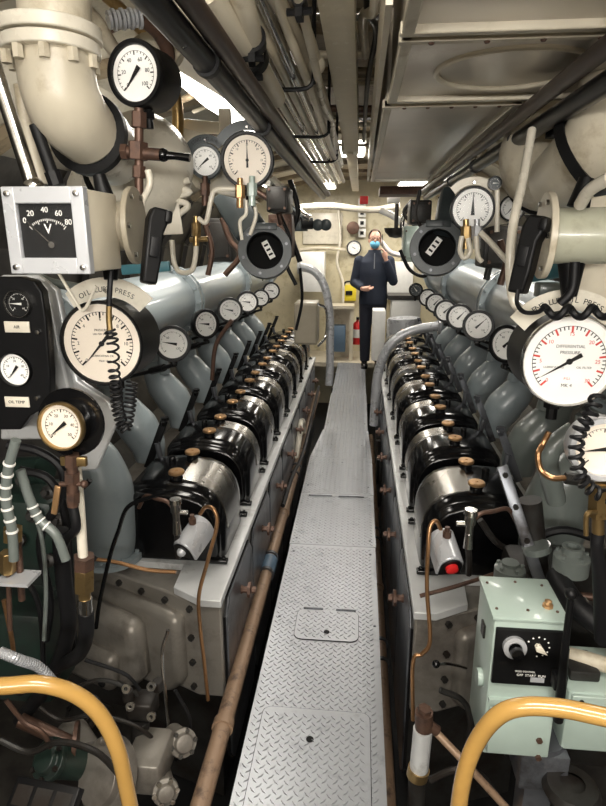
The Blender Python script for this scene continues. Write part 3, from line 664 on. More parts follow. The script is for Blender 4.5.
# dark green machinery behind, left
gm = thing('governor', at(40, 560, 1.5), 'dark green oily governor casting at the lower left', 'machinery')
m = MB(); m.box(at(30, 530, 1.62), (.28, .2, .3), bev=.03); m.box(at(20, 640, 1.6), (.3, .2, .35), bev=.03); m.cyl(at(60, 500, 1.6), at(60, 580, 1.6), .06, n=20); m.cyl(at(10, 470, 1.55), at(45, 470, 1.5), .04, n=16)
m.build('casting', greend, gm)
m = MB()
for px, py in ((25, 480), (50, 492), (35, 515), (60, 520), (20, 540), (50, 560)): m.lathe([(0, 0), (.022, 0), (.022, .015), (.010, .02), (.010, .035), (0, .035)], frame(at(px, py, 1.5), (0, -1, .3)), 8)
build_each(m, 'stud', dark, gm)
random.seed(3)
cabs = [([(8, 445), (40, 452), (62, 470), (60, 500), (40, 540), (50, 600), (46, 640)], 1.3, .011, rubber, 'black hose looping in front of the dark green casting'),
        ([(20, 470), (50, 480), (66, 520), (70, 590), (74, 650)], 1.4, .012, rubber, 'black hose dropping beside the white gauge pipe'),
        ([(0, 560), (22, 575), (40, 610), (44, 680)], 1.35, .008, rubber, 'thin black cable dropping at the lower left edge'),
        ([(30, 500), (42, 540), (46, 590), (44, 640)], 1.25, .0055, blued, 'thin grey-green cable hanging at lower left'),
        ([(4, 600), (12, 640), (14, 660)], 1.2, .006, copipe, 'thin copper pipe at the lower left edge'),
        ([(176, 490), (152, 497), (128, 507), (118, 532), (110, 556), (100, 600), (96, 628)], 1.62, .007, blackg, 'black pipe arching over from the chrome connector on the left'),
        ([(86, 558), (115, 562), (148, 570), (176, 572)], 1.7, .007, copipe, 'thin brass pipe lying across the left casting'),
        ([(168, 630), (162, 655), (166, 700), (172, 760)], 1.6, .006, steel, 'thin steel pipe bending down the left gear casing'),
        ([(30, 700), (60, 720), (95, 715), (140, 728), (170, 760)], 1.45, .007, dark, 'dark oily pipe across the bilge at lower left'),
        ([(70, 690), (100, 680), (130, 690), (150, 712)], 1.5, .007, dark, 'dark pipe curving above the fuel pump at lower left')]
for pp, Ys, r, m_, lb in cabs: tag(MB().tube([at(x, y, Ys) for x, y in pp], r, 8).build('hose' if m_ in (rubber, blued) else 'pipe', m_), lb, 'hose' if m_ in (rubber, blued) else 'pipe')
# starting-air cylinder (left), chrome connector and copper tube ; mirrored with red button on the right
def starter(s, face, cyl0, cyl1, Yf, label, button, tube, conn, lab2, lab3):
    t = thing('plunger_housing', at(*face, Yf), label, 'housing'); a = at(*cyl0, Yf); b = at(*cyl1, Yf + .10)
    ax = (a - b).normalized(); M = frame(a, ax)
    m = MB(); r = .040
    U = [(r * math.cos(R(k * 18)), r * math.sin(R(k * 18))) for k in range(11)] + [(-r, -.02), (-r, -.045), (r, -.045), (r, -.02)]
    m.prism(U, (a - b).length, M @ Mx.Translation((0, 0, -(a - b).length))); m.build('barrel', greysil, t, .004)
    U2 = [(x * .86, y * .86) for x, y in U]
    MB().prism(U2, .006, M).build('end_face', black, t, .002)
    MB().lathe([(0, 0), (.02, 0), (.019, .012), (.012, .016), (0, .017)] if button else [(0, 0), (.016, 0), (.015, .01), (.008, .018), (0, .02)], M @ Mx.Translation((0, 0, .005)), 20).build('button', red if button else greysil, t)
    q = (a + b) / 2 + V((0, 0, .045)); m = MB(); m.hexa(q, q + V((0, 0, .022)), .013); m.cyl(q + V((0, 0, .02)), q + V((0, 0, .035)), .008, n=10); m.build('inlet_nut', bronze, t)
    tag(MB().tube([at(x, y, yy) for x, y, yy in tube], .0068, 10).build('copper_pipe', copipe), lab2, 'pipe')
    k = thing('connector', at(*conn, Yf), lab3, 'connector'); c = at(*conn, Yf)
    m = MB(); m.cyl(c, c + V((0, 0, .03)), .017, n=16); m.cyl(c + V((0, 0, .03)), c + V((0, 0, .048)), .021, .019, 16); m.cyl(c + V((0, 0, -.03)), c, .012, n=10); m.cyl(c + V((0, 0, -.08)), c + V((0, 0, -.03)), .015, .012, 12); m.hexa(c, c + V((-s * .04, 0, .0)), .008); m.build('body', steel, k, .001)
    MB().tube([c + V((0, 0, .0)), c + V((s * .03, .01, .03)), c + V((s * .07, .02, .035)), c + V((s * .12, .05, .03)), c + V((s * .16, .08, -.03))], .007, 8).build('side_pipe', bronze, k)
    MB().tube([c + V((0, 0, -.07)), c + V((s * .01, .02, -.13)), c + V((s * .02, .05, -.2))], .010, 8).build('lower_stem', dark, k)
starter(-1, (181, 550), (183, 550), (203, 522), 1.72, 'silver barrel with a black end face and grey plunger on the left engine', False,
        [(200, 514, 1.78), (206, 507, 1.77), (214, 510, 1.75), (217, 525, 1.74), (208, 560, 1.72), (199, 595, 1.71), (200, 625, 1.70), (204, 660, 1.7), (208, 700, 1.7)], (176, 512), 'copper pipe hooking over the silver barrel and down the left engine', 'chrome oil connector beside the silver barrel on the left engine')
starter(1, (452, 568), (451, 566), (441, 535), 1.62, 'silver barrel with a red button on the right engine', True,
        [(441, 530, 1.70), (436, 521, 1.69), (430, 527, 1.68), (428, 550, 1.66), (427, 590, 1.64), (430, 640, 1.6), (422, 654, 1.6), (413, 662, 1.6), (413, 720, 1.6)], (470, 524), 'copper pipe bending over the red-button barrel and down the right engine', 'chrome oil connector beside the red-button barrel')
# fuel pump castings in left bilge
fp = thing('fuel_pump', at(140, 690, 1.5), 'oily fuel pump casting low between the yellow rail and the left engine', 'pump')
m = MB(); m.box(at(143, 705, 1.5), (.09, .08, .07), bev=.015); m.cyl(at(140, 720, 1.48), at(140, 760, 1.48), .03, n=16); m.hexa(at(128, 700, 1.46), at(128, 690, 1.46), .018); m.hexa(at(158, 690, 1.46), at(158, 680, 1.46), .018); m.build('body', dark, fp, .003)
m = MB()
for px, py in ((131, 706), (127, 688), (152, 686), (152, 716)): m.lathe([(.006, 0), (.014, 0), (.014, .01), (.006, .01)], frame(at(px, py, 1.43), (0, -1, .5)), 12)
build_each(m, 'bolt_head', steel, fp)
gp = thing('gear_pump', at(110, 770, 1.4), 'dull aluminium round pump housing at the bottom left', 'pump')
m = MB(); M = frame(at(112, 775, 1.35), (-.5, -.7, .6)); m.lathe([(0, 0), (.11, 0), (.11, .03), (.085, .035), (.08, .06), (.03, .07), (0, .07)], M, 30); m.bolts(M @ Mx.Translation((0, 0, .03)), .098, 8, .009, .01); m.cyl(at(85, 760, 1.4), at(70, 735, 1.5), .06, n=22); m.box(at(150, 760, 1.42), (.12, .16, .12), bev=.02)
m.build('housing', alu, gp, .002)
m = MB(); m.cyl(at(20, 720, 1.4), at(75, 745, 1.4), .022, n=12); m.lathe([(0, 0), (.06, 0), (.06, .012), (0, .012)], frame(at(78, 742, 1.38), (-.9, -.3, .1)), 24); m.build('inlet_pipe', bronze, gp)
bx = thing('terminal_box', at(45, 792, .95), 'black box with three worn lettered windows at the bottom left corner', 'box')
p0 = at(45, 800, .98); Mb = Mx.Translation(p0) @ Euler((R(35), 0, R(-6))).to_matrix().to_4x4()
MB().box((0, 0, 0), (.16, .07, .03), Mb, .003).build('case', black, bx)
m = MB()
for k in range(3): m.box((-.05 + .05 * k, 0, .0155), (.04, .04, .002), Mb)
build_each(m, 'label_window', dark, bx)
for c_, r_, nrm_, m_, lb in (((205 - 120, 715, 1.62), .07, (-.2, -.6, .8), dark, 'dark bolted round cover low beside the fuel pump'), ((182, 742, 1.5), .045, (.5, -.7, .5), alu, 'small aluminium bolted cap beside the tan pipe at lower left'), ((52, 760, 1.3), .06, (-.4, -.6, .7), greend, 'dark green bolted cover at the bottom left'), ((165, 790, 1.35), .04, (.4, -.8, .4), alu, 'aluminium bolted cap at the bottom left beside the yellow rail')):
    t = thing('bolted_cover', at(*c_), lb, 'cover'); M = frame(at(*c_), nrm_)
    MB().lathe([(0, -.12), (r_ * .8, -.12), (r_ * .8, 0), (r_, 0), (r_, .018), (r_ * .7, .02), (r_ * .6, .035), (0, .04)], M, 26).build('body', m_, t, .002)
    m = MB(); m.bolts(M @ Mx.Translation((0, 0, .018)), r_ * .85, 6, .008, .01); build_each(m, 'bolt', steel if m_ is alu else dark, t)
for pp, Ys, r, m_, lb in [([(175, 690), (190, 720), (186, 745), (176, 760)], 1.55, .006, rubber, 'thin black cable between the fuel pump and the tan pipe'),
        ([(85, 660), (110, 668), (128, 676), (140, 690)], 1.5, .006, rubber, 'thin black cable dropping onto the fuel pump'),
        ([(0, 740), (30, 752), (60, 742), (96, 752), (120, 775)], 1.25, .009, dark, 'oily dark pipe weaving across the bottom left'),
        ([(6, 700), (24, 722), (44, 735), (60, 770)], 1.3, .007, bronze, 'thin brown pipe behind the left yellow rail'),
        ([(90, 480), (70, 505), (74, 540), (96, 560)], 1.62, .009, rubber, 'black hose behind the white gauge pipe near the near elbow'),
        ([(440, 690), (462, 700), (470, 720), (466, 760)], 1.6, .010, dark, 'dark pipe under the ball-ended lever'),
        ([(430, 780), (455, 770), (480, 775), (500, 800)], 1.35, .010, dark, 'dark pipe crossing the bottom right behind the yellow rail'),
        ([(480, 520), (500, 545), (540, 560), (590, 555)], 1.9, .012, dark, 'dark pipe behind the flanged fittings on the right'),
        ([(520, 545), (560, 530), (600, 540)], 1.75, .014, rubber, 'black hose behind the flanged fittings on the right')]:
    tag(MB().tube([at(x, y, Ys) for x, y in pp], r, 8).build('cable' if 'cable' in lb else 'hose' if 'hose' in lb else 'pipe', m_), lb, 'cable' if 'cable' in lb else 'hose' if 'hose' in lb else 'pipe')
# yellow guard rails
yr = thing('guard_rail', at(60, 690, .9), 'mustard yellow bent tube rail at the bottom left', 'rail')
MB().tube([at(-60, 686, .86), at(0, 686, .88), at(40, 684, .9), at(75, 694, .92), at(100, 715, .93), at(117, 748, .93), at(127, 790, .93), at(136, 840, .93), at(140, 900, .93)], .0165, 20).build('tube', yellow, yr)
yr = thing('guard_rail', at(540, 712, .9), 'mustard yellow bent tube rail at the bottom right', 'rail')
MB().tube([at(452, 880, .93), at(456, 830, .93), at(463, 780, .93), at(475, 745, .93), at(495, 718, .92), at(520, 707, .91), at(560, 708, .90), at(610, 718, .88), at(670, 728, .86)], .0165, 20).build('tube', yellow, yr)
# floor pipes along engines
for x0, z0, lb, s in ((-.44, .0, 'long tan pipe running along the foot of the left engine', -1), (.165, -.50, 'long brown pipe running low along the foot of the right engine', 1)):
    t = thing('drain_pipe', (x0, 1, z0), lb, 'pipe'); MB().cyl((x0, .9, z0), (x0, 6.3, z0 - .0), .031, n=20).build('tube', tanpipe, t)
    m = MB()
    for y in (1.25, 1.62, 3.3, 4.4, 5.4): m.cyl((x0, y, z0), (x0, y + .035, z0), .038, n=16)
    build_each(m, 'sleeve', tanpipe, t)
    if s < 0: MB().cyl((x0, 2.62, z0), (x0, 2.74, z0), .041, n=16).build('blue_coupling', bluem, t); 
    m = MB()
    for y in (2.60, 2.76, 3.9, 4.05): m.lathe([(0, 0), (.042, 0), (.042, .018), (0, .018)], frame((x0, y, z0), (0, 1, 0)), 14)
    build_each(m, 'clip', darksteel, t)
m = MB(); m.tube([(-.43, 3.2, .1), (-.42, 3.6, .12), (-.40, 4.2, .08), (-.40, 5.2, .12), (-.42, 6.2, .1)], .014, 8)
tag(m.build('cable', rubber), 'black cable run beside the left edge of the walkway', 'cable')
m = MB(); m.tube([(-.46, 4.2, .02), (-.44, 4.3, .18), (-.45, 4.5, .22), (-.45, 4.7, .16), (-.46, 4.8, .02)], .022, 10)
tag(m.build('pipe_loop', creamc), 'small cream pipe loop beside the left engine far along the walkway', 'pipe')
for k, (y, lb) in enumerate(((4.3, 'first red hand valve beside the right edge of the walkway'), (4.75, 'second hand valve beside the right edge of the walkway'))):
    m = MB(); m.cyl((.2, y, -.4), (.2, y, .0), .012, n=8); m.lathe([(.03, 0), (.04, .006), (.03, .012)], Mx.Translation((.2, y, .0)), 16); m.bar((.165, y, .006), (.235, y, .006), .008, .006); m.bar((.2, y - .035, .006), (.2, y + .035, .006), .008, .006)
    tag(m.build('hand_valve', dark), lb.replace('red ', ''), 'valve')
# ================================================================ RIGHT FOREGROUND
c0, hb_ = handset(1, 560, 236, [(537, 216), (518, 293)], 'black handset hanging beside the right junction box', 'cream round junction box near the right edge', 1.3, 1.15)
cd = thing('coiled_cord', at(560, 310, 1.22), 'black cord curling from the right handset over the big right gauge', 'cord')
MB().tube([at(518, 290, 1.24), at(517, 303, 1.23), at(524, 312, 1.2), at(538, 312, 1.18), at(546, 306, 1.16)], .0045, 8).build('lead', rubber, cd)
P = []
for i in range(60): 
    t = i / 59; P.append(at(544 + 76 * t, 312 - 5 * math.cos(t * 20), 1.17) + V((0, .008 * math.sin(t * 20), 0)))
MB().tube(P, .0075, 8, 1).build('loose_coil', rubber, cd)
cd = thing('coiled_cord', at(585, 440, 1.05), 'black coiled cord round the gauge at the right edge below the big one', 'cord')
coil([at(598, 395, 1.07), at(590, 415, 1.05), at(580, 430, 1.05), at(576, 452, 1.05), at(580, 475, 1.05), at(592, 490, 1.05), at(615, 500, 1.05)], .011, 14, .004).build('coil', rubber, cd)
# cable from junction and cream verticals
tag(MB().tube([at(532, 130, 1.6), at(523, 180, 1.5), at(514, 220, 1.42), at(510, 260, 1.4), at(512, 295, 1.4), at(520, 310, 1.4), at(538, 325, 1.45)], .0105, 12).build('cream_pipe', creamc), 'long cream pipe curving down behind the right handset', 'pipe')
tag(MB().tube([at(580, 205, 1.25), at(590, 190, 1.2), at(610, 178, 1.15)], .012, 10).build('cream_cable', creamc), 'cream cable entering the right junction box from above', 'cable')
bp = thing('mounting_board', at(580, 230, 1.5), 'grey upright backing board behind the right junction box', 'board')
pxprism('board', [(575, 200), (640, 190), (640, 300), (575, 300)], 1.45, .02, cream, bp)
# big cream vessel top right
dm = thing('air_vessel', at(545, 150, 1.9), 'rounded cream vessel behind the black pipe at top right', 'tank')
c1 = at(556, 160, 1.95); m = MB(); m.lathe([(0, .17), (.08, .155), (.13, .11), (.155, .05), (.155, -.3), (0, -.3)], frame(c1, (-.5, -.6, .2)), 30); m.build('shell', cream, dm)
MB().lathe([(.15, -.02), (.165, -.02), (.165, .0), (.15, .0)], frame(c1, (-.5, -.6, .2)), 30).build('strap', black, dm)
el = thing('ventilation_elbow', at(600, 130, 1.5), 'huge cream pipe elbow at the right edge behind the black pipe', 'pipe')
MB().tube([at(640, 20, 1.5), at(628, 80, 1.5), at(612, 130, 1.5), at(585, 158, 1.6), at(560, 180, 1.75)], [.1, .1, .1, .09, .085], 26).build('elbow_body', cream, el)
MB().lathe([(.085, 0), (.11, 0), (.11, .025), (.085, .025)], frame(at(592, 152, 1.56), (-.6, .6, -.5)), 28).build('clamp_ring', black, el)
m = MB(); c_ = at(553, 138, 1.7); m.cyl(c_, c_ + V((0, 0, .05)), .02, n=12); m.lathe([(0, 0), (.03, 0), (.03, .012), (0, .012)], Mx.Translation(c_ + V((0, 0, .05))), 6); tag(m.build('pipe_plug', black), 'black clip on top of the cream vessel at top right', 'clip')
# cream beam behind
m = MB(); w = at(520, 200, 2.3); m.box((w.x + .15, 2.3, w.z), (.5, .06, .10)); tag(m.build('support_bar', cream), 'cream horizontal bar behind the right gauges', 'bar')
# copper bits under big right gauge
m = MB(); m.tube([at(549, 432, 1.35), at(543, 444, 1.35), at(538, 455, 1.33), at(541, 470, 1.32), at(552, 478, 1.3), at(565, 478, 1.3)], .007, 8)
tag(m.build('copper_pipe', copipe), 'hooked copper pipe below the big right gauge', 'pipe')
m = MB(); m.hexa(at(565, 478, 1.3), at(580, 480, 1.3), .014); m.cyl(at(578, 480, 1.3), at(600, 470, 1.4), .011, n=10); tag(m.build('pipe_union', dark), 'dark union nut on the end of the hooked copper pipe', 'nut')
m = MB(); m.tube([at(575, 430, 1.55), at(555, 445, 1.55), at(548, 462, 1.55), at(556, 500, 1.6)], .028, 12); tag(m.build('grey_pipe', blued), 'grey-green pipe bend behind the hooked copper pipe', 'pipe')
bc = thing('brass_cock', at(595, 515, 1.1), 'brass gauge cock at the right edge', 'valve')
m = MB(); m.box(at(600, 488, 1.1), (.05, .012, .02)); m.hexa(at(600, 484, 1.1), at(598, 516, 1.1), .02); m.cyl(at(598, 516, 1.1), at(598, 535, 1.1), .012, n=10); m.build('body', brass, bc)
MB().tube([at(596, 512, 1.08), at(588, 513, 1.07), at(586, 520, 1.07), at(586, 535, 1.07)], .005, 8).build('handle', brass, bc)
MB().tube([at(598, 533, 1.1), at(597, 550, 1.1), at(602, 590, 1.12), at(603, 640, 1.15)], [.013, .012, .018, .018], 10).build('hose', rubber, bc)
# mixed dark machinery behind control box
mc = thing('lube_oil_pump', at(560, 560, 1.7), 'dark oily pump block behind the pale green control box', 'machinery')
m = MB(); m.box(at(570, 600, 1.75), (.4, .3, .25), bev=.03); m.cyl(at(530, 500, 1.7), at(540, 600, 1.7), .035, n=18); m.box(at(560, 690, 1.6), (.4, .3, .3), bev=.03); m.build('block', dark, mc)
m = MB(); q = at(572, 556, 1.55); m.lathe([(0, -.05), (.05, -.05), (.05, 0), (.03, .01), (.03, .03), (.02, .03), (.02, .0), (0, .0)], Mx.Translation(q), 20); m.bolts(Mx.Translation(q), .04, 5, .006, .012)
m.build('flanged_fitting', blued, mc); m = MB(); q = at(510, 568, 1.6); m.lathe([(0, -.05), (.045, -.05), (.045, 0), (.025, .01), (.025, .02), (0, .02)], Mx.Translation(q), 20); m.bolts(Mx.Translation(q), .036, 5, .006, .012); m.build('flanged_fitting', blued, mc)
t = thing('support_strut', at(535, 520, 1.65), 'grey-green flat strut with bolt holes rising behind the chrome connector on the right', 'strut')
MB().bar(at(502, 466, 1.72), at(546, 600, 1.60), .034, .016, (0, 1, 0), .003).build('strut', darksteel, t)
m = MB()
for k in (.06, .3, .55): q = at(502, 466, 1.72).lerp(at(546, 600, 1.6), k); m.cyl(q + V((0, -.004, 0)), q + V((0, -.014, 0)), .009, n=6)
build_each(m, 'bolt', dark, t)
m = MB(); m.lathe([(0, 0), (.042, 0), (.042, .02), (0, .02)], frame(at(536, 545, 1.64), (.3, -.1, -1)), 20); m.build('flange', blued, t)
t = thing('black_hose', at(590, 610, 1.4), 'thick black hose with clips slanting down to the right edge', 'hose')
MB().tube([at(556, 575, 1.55), at(572, 600, 1.45), at(590, 618, 1.4), at(625, 640, 1.35)], .03, 14).build('hose', rubber, t)
m = MB(); d_ = at(590, 618, 1.4) - at(572, 600, 1.45); m.cyl(at(578, 606, 1.43), at(581, 609, 1.43), .032, n=16); m.build('clip', steel, t)
tag(MB().tube([at(570, 655, 1.35), at(590, 660, 1.33), at(615, 668, 1.3)], .02, 12).build('cream_pipe', cream), 'short cream pipe above the second pale green box at the right edge', 'pipe')
tag(MB().tube([at(482, 590, 1.7), at(530, 590, 1.65), at(600, 598, 1.6)], .012, 10).build('bronze_pipe', bronze), 'brown pipe running behind the top of the control box', 'pipe')
tag(MB().tube([at(420, 596, 1.72), at(460, 585, 1.75), at(500, 572, 1.8)], .007, 8).build('bronze_pipe', bronze), 'thin brown pipe lying above the right gear casing', 'pipe')
# control box
Yk = 1.22; cb = thing('control_box', at(520, 755, Yk), 'pale green control box with a black dial panel and rust-coloured top knob', 'control box')
L0, R0 = at(493, 628, Yk), at(565, 628, Yk); top = .5 * (at(493, 621, Yk).z + at(565, 622, Yk).z); bot = at(520, 757, Yk).z
xa, xb = at(492, 640, Yk).x, at(566, 640, Yk).x
kb = top - bot; dz = .17
MB().box(((xa + xb) / 2, Yk + dz / 2, (top + bot) / 2), (xb - xa, dz, kb), None, .010).build('body', mint, cb)
MB().box(((xa + xb) / 2, Yk + dz / 2, top + .004), (xb - xa + .008, dz + .008, .01), None, .004).build('lid', mint, cb)
m = MB(); lz = at(520, 700, Yk).z; m.box(((xa + xb) / 2, Yk - .006, lz), (xb - xa - .01, .012, .010)); m.box(((xa + xb) / 2, Yk - .008, (lz + bot) / 2), (xb - xa - .02, .02, (lz - bot) * .75), bev=.004); m.build('lower_cover', mint, cb)
pz0, pz1 = at(525, 628, Yk).z, at(525, 683, Yk).z; pnl = MB().box(((xa + xb) / 2, Yk - .004, (pz0 + pz1) / 2), (xb - xa - .012, .010, pz0 - pz1), bev=.003).build('dial_panel', black, cb)
q = at(514, 646, Yk - .01); MB().lathe([(0, 0), (.027, 0), (.027, .012), (.018, .014), (.016, .014)], frame(q, (0, -1, .1)), 32).build('large_knob_ring', greysil, cb)
MB().lathe([(0, 0), (.016, 0), (.014, .022), (.0, .024)], frame(q + V((.002, -.01, -.004)), (0, -1, .1)), 24).build('large_knob', blackg, cb)
q = at(538, 647, Yk - .01); m = MB(); m.prism([(-.009, .004), (-.004, .010), (.004, .009), (.02, -.014), (.0, -.008), (-.006, -.006)], .012, frame(q, (0, -1, .1))); m.build('pointer_knob', creamc, cb, .001)
m = MB()
for k in range(9): 
    aa = R(-60 + 30 * k); m.lathe([(0, 0), (.0022, 0), (0, .001)], frame(q + V((.026 * math.sin(aa), 0, .026 * math.cos(aa))), (0, -1, .1)), 8)
m.build('dial_dots', white, pnl)
for t_, px, py, sz in (('OFF  START  RUN', 530, 673, .0085), ('SPEED CONTROL', 524, 669, .006)):
    x_ = text(t_, sz, white, pnl, (0, 0, 0)); x_.data.transform(Mx.Translation(-V(cb['_o'])) @ frame(V((at(px, py, Yk).x, Yk - .0095, at(px, py, Yk).z)), (0, -1, 0)))
w_ = at(536, 677, Yk); MB().box((w_.x, Yk - .0105, w_.z), (.032, .002, .012)).build('rating_plate', greysil, pnl)
q = at(547, 612, Yk + .05); q.z = top + .009; MB().lathe([(0, 0), (.013, 0), (.013, .006), (.009, .008), (.009, .016), (0, .018)], Mx.Translation(q), 8).build('top_knob', copper, cb)
m = MB()
for ax_, ay_ in ((.02, .03), (.02, .14), (.5, .03), (.92, .14), (.5, .15), (.95, .03)): m.lathe([(0, 0), (.004, 0), (.003, .003), (0, .003)], Mx.Translation((xa + (xb - xa) * (.05 + .9 * ax_), Yk + ay_, top + .009)), 8)
for px, py in ((537, 734), (536, 751)): m.lathe([(0, 0), (.008, 0), (.008, .008), (0, .01)], frame(V((at(px, py, Yk).x, Yk - .016, at(px, py, Yk).z)), (0, -1, 0)), 6)
build_each(m, 'screw', bronze, cb)
MB().box((xa - .002, Yk + .08, (pz0 + pz1) / 2 + .01), (.006, .03, .035)).build('side_window', dark, cb)
m = MB(); m.cyl((xa - .012, Yk + .06, lz + .01), (xa, Yk + .06, lz + .01), .022, n=16); m.build('side_boss', mint, cb)
w = at(545, 775, Yk + .03); m = MB(); m.box((w.x - .01, Yk + .07, bot - .06), (.12, .12, .11), bev=.006); m.cyl((w.x - .01, Yk + .07, bot - .01), (w.x - .01, Yk + .07, bot + .01), .06, n=20)
m.box((w.x - .01, Yk + .07, bot - .3), (.07, .07, .4))
pd = tag(m.build('pedestal_pump', darksteel), 'square dull steel block under the control box', 'block')
# control lever
lv = thing('control_lever', at(560, 700, 1.15), 'tall black lever in front of the right side of the control box', 'lever')
MB().tube([at(571, 596, 1.16), at(566, 640, 1.16), at(561, 690, 1.17), at(558, 720, 1.18)], [.007, .008, .011, .012], 12).build('arm', black, lv)
MB().ball(at(571, 594, 1.16), .013).build('grip', black, lv)
MB().box(at(559, 680, 1.185), (.03, .03, .04), bev=.004).build('clamp', black, lv)
# second box at right edge
b2 = thing('junction_cabinet', at(600, 750, 1.25), 'lower pale green cabinet at the right edge beside the black lever', 'cabinet')
x0, z1, z0 = at(569, 690, 1.25).x, at(590, 693, 1.25).z, at(590, 752, 1.25).z
MB().box((x0 + .11, 1.25 + .09, (z1 + z0) / 2), (.22, .18, z1 - z0), bev=.008).build('body', mint, b2)
m = MB(); m.box((x0 + .11, 1.246, z1 - .02), (.205, .01, .03)); m.build('lid', mint, b2, .002)
m = MB(); m.box((x0 + .05, 1.33, z1 + .016), (.075, .09, .03), bev=.006); m.build('dark_cap', dark, b2)
MB().cyl((x0 + .03, 1.238, z1 - .02), (x0 + .03, 1.246, z1 - .02), .006, n=10).build('screw', ink, b2)
m = MB(); q = at(570, 800, 1.2); m.lathe([(.03, 0), (.06, .01), (.07, .03), (.06, .05), (.03, .055)], Mx.Translation(q), 24); m.lathe([(0, 0), (.05, 0), (.04, .04), (0, .05)], Mx.Translation(q), 24)
tag(m.build('drain_bowl', dark), 'dark round cap at the bottom right below the cabinet', 'cap')
# ball lever, coupling, cup
bl = thing('ball_lever', at(450, 665, 1.55), 'short thin lever with a black ball end on the right gear casing', 'lever')
MB().tube([at(437, 664, 1.50), at(450, 664, 1.53), at(466, 668, 1.66)], .0045, 8).build('arm', steel, bl); MB().ball(at(436, 664, 1.50), .012).build('ball', blackg, bl)
cp = thing('pipe_coupling', at(418, 760, 1.4), 'brown pipe elbow with a pale grey sleeve beside the right yellow rail', 'pipe')
Yq = 1.4
m = MB(); m.cyl(at(424, 728, Yq), at(424, 712, Yq), .026, n=16); m.cyl(at(424, 712, Yq), at(425, 708, Yq), .020, n=6); m.cyl(at(425, 722, Yq), at(437, 731, Yq), .016, n=14); m.build('elbow', bronze, cp)
MB().tube([at(434, 730, Yq), at(470, 768, 1.35), at(510, 812, 1.32)], .011, 12).build('branch_pipe', tanpipe, cp)
MB().cyl(at(423, 729, Yq), at(419, 768, Yq), .028, n=20).build('sleeve', deckm, cp)
m = MB(); m.cyl(at(419, 768, Yq), at(417, 776, Yq), .032, n=20); m.build('collar', brass, cp)
MB().cyl(at(417, 776, Yq), at(415, 830, Yq), .026, n=16).build('lower_pipe', dark, cp)
# ================================================================ OVERHEAD
bm_ = thing('ceiling_beam', (-.075, 1.2, 2.2), 'flaking cream overhead beam running down the middle of the ceiling', 'beam')
MB().box((-.075, 2.55, 2.25), (.09, 2.9, .10), bev=.004).build('box_section', beamm, bm_)
MB().box((-.085, 4.1, 2.24), (.11, .22, .08), bev=.006).build('end_bracket', cream, bm_)
m = MB(); m.lathe([(0, 0), (.022, 0), (.02, .012), (0, .016)], frame((-.085, 4.1, 2.2), (0, 0, -1)), 14); m.build('bolt', cream, bm_)
MB().box((-.085, 6.0, 2.27), (.08, 3.6, .06), bev=.004).build('rear_section', cream, bm_)
# overhead trunking boxes
def trunk(y0, y1, x0, x1, z, label, ringd=False, hh=.22):
    t = thing('ventilation_duct', ((x0 + x1) / 2, y0, z), label, 'duct', 'overhead ventilation ducts'); xc = (x0 + x1) / 2
    MB().box((xc, (y0 + y1) / 2, z + hh / 2), (x1 - x0, y1 - y0, hh), bev=.012).build('body', stain, t)
    m = MB(); w = .022
    m.box((xc, y0 + w / 2, z - .004), (x1 - x0 + .016, w, .02)); m.box((xc, y1 - w / 2, z - .004), (x1 - x0 + .016, w, .02)); m.box((x0 + .006, (y0 + y1) / 2, z - .003), (.022, y1 - y0, .022)); m.box((x1 - .006, (y0 + y1) / 2, z - .003), (.022, y1 - y0, .022))
    m.build('edge_strip', cream, t, .003)
    if ringd:
        m = MB(); P = []
        for k in range(29): aa = R(k * 360 / 28); P.append((xc + .155 * math.cos(aa), (y0 + y1) / 2 + .155 * math.sin(aa), z - .002))
        m.tube(P, .007, 8, 1); m.build('pressed_ring', cream, t)
    m = MB()
    for k in range(5): m.lathe([(0, 0), (.006, 0), (.004, .003), (0, .004)], frame((x0 + .05 + (x1 - x0 - .1) * k / 4, y0 + .011, z - .014), (0, 0, -1)), 8)
    build_each(m, 'rivet', bronze, t)
trunk(.55, 1.15, .065, .62, 2.0, 'overhead metal trunk nearest the camera at top right')
trunk(1.17, 1.66, .065, .55, 2.0, 'overhead metal trunk with a large pressed ring underneath', True)
trunk(1.70, 3.75, .055, .40, 2.0, 'long overhead metal trunk reaching towards the person')
m = MB(); m.box((.036, 2.6, 2.10), (.012, 3.0, .16)); tag(m.build('cream_bar', cream), 'long cream flat bar along the inner side of the overhead trunks', 'bar')
# handrail pipes
def P2(name, pts, r, m_, label, cat='pipe', n=14, sm=4, clips=()):
    t = thing(name, pts[0], label, cat); MB().tube(pts, r, n, sm).build('tube', m_, t)
    for i, (y, mm) in enumerate(clips):
        a, b = V(pts[0]), V(pts[-1]); k = (y - a.y) / (b.y - a.y); q = a.lerp(b, k); MB().cyl(q, q + (b - a).normalized() * .02, r * 1.18, n=14).build('joint', mm, t)
    return t
P2('overhead_pipe', [(.455, .9, 1.935), (.445, 2.5, 1.93), (.43, 4.2, 1.925)], .0225, blackp, 'black overhead pipe slanting from the top right corner towards the person', clips=((1.9, black), (2.5, black), (3.1, black)))
P2('overhead_pipe', [(.405, .7, 1.965), (.40, 4.2, 1.955)], .018, brownp, 'brown overhead pipe tight beside the black one on the right')
P2('overhead_pipe', [(-.315, .7, 1.99), (-.31, 2, 1.985), (-.29, 4.6, 1.965)], .0235, blackp, 'thicker black overhead pipe of the pair on the left', clips=((1.25, black), (1.9, black)))
P2('overhead_pipe', [(-.275, .9, 2.01), (-.27, 2, 2.005), (-.255, 4.6, 1.98)], .019, brownp, 'brown-black overhead pipe of the pair on the left, nearer the beam')
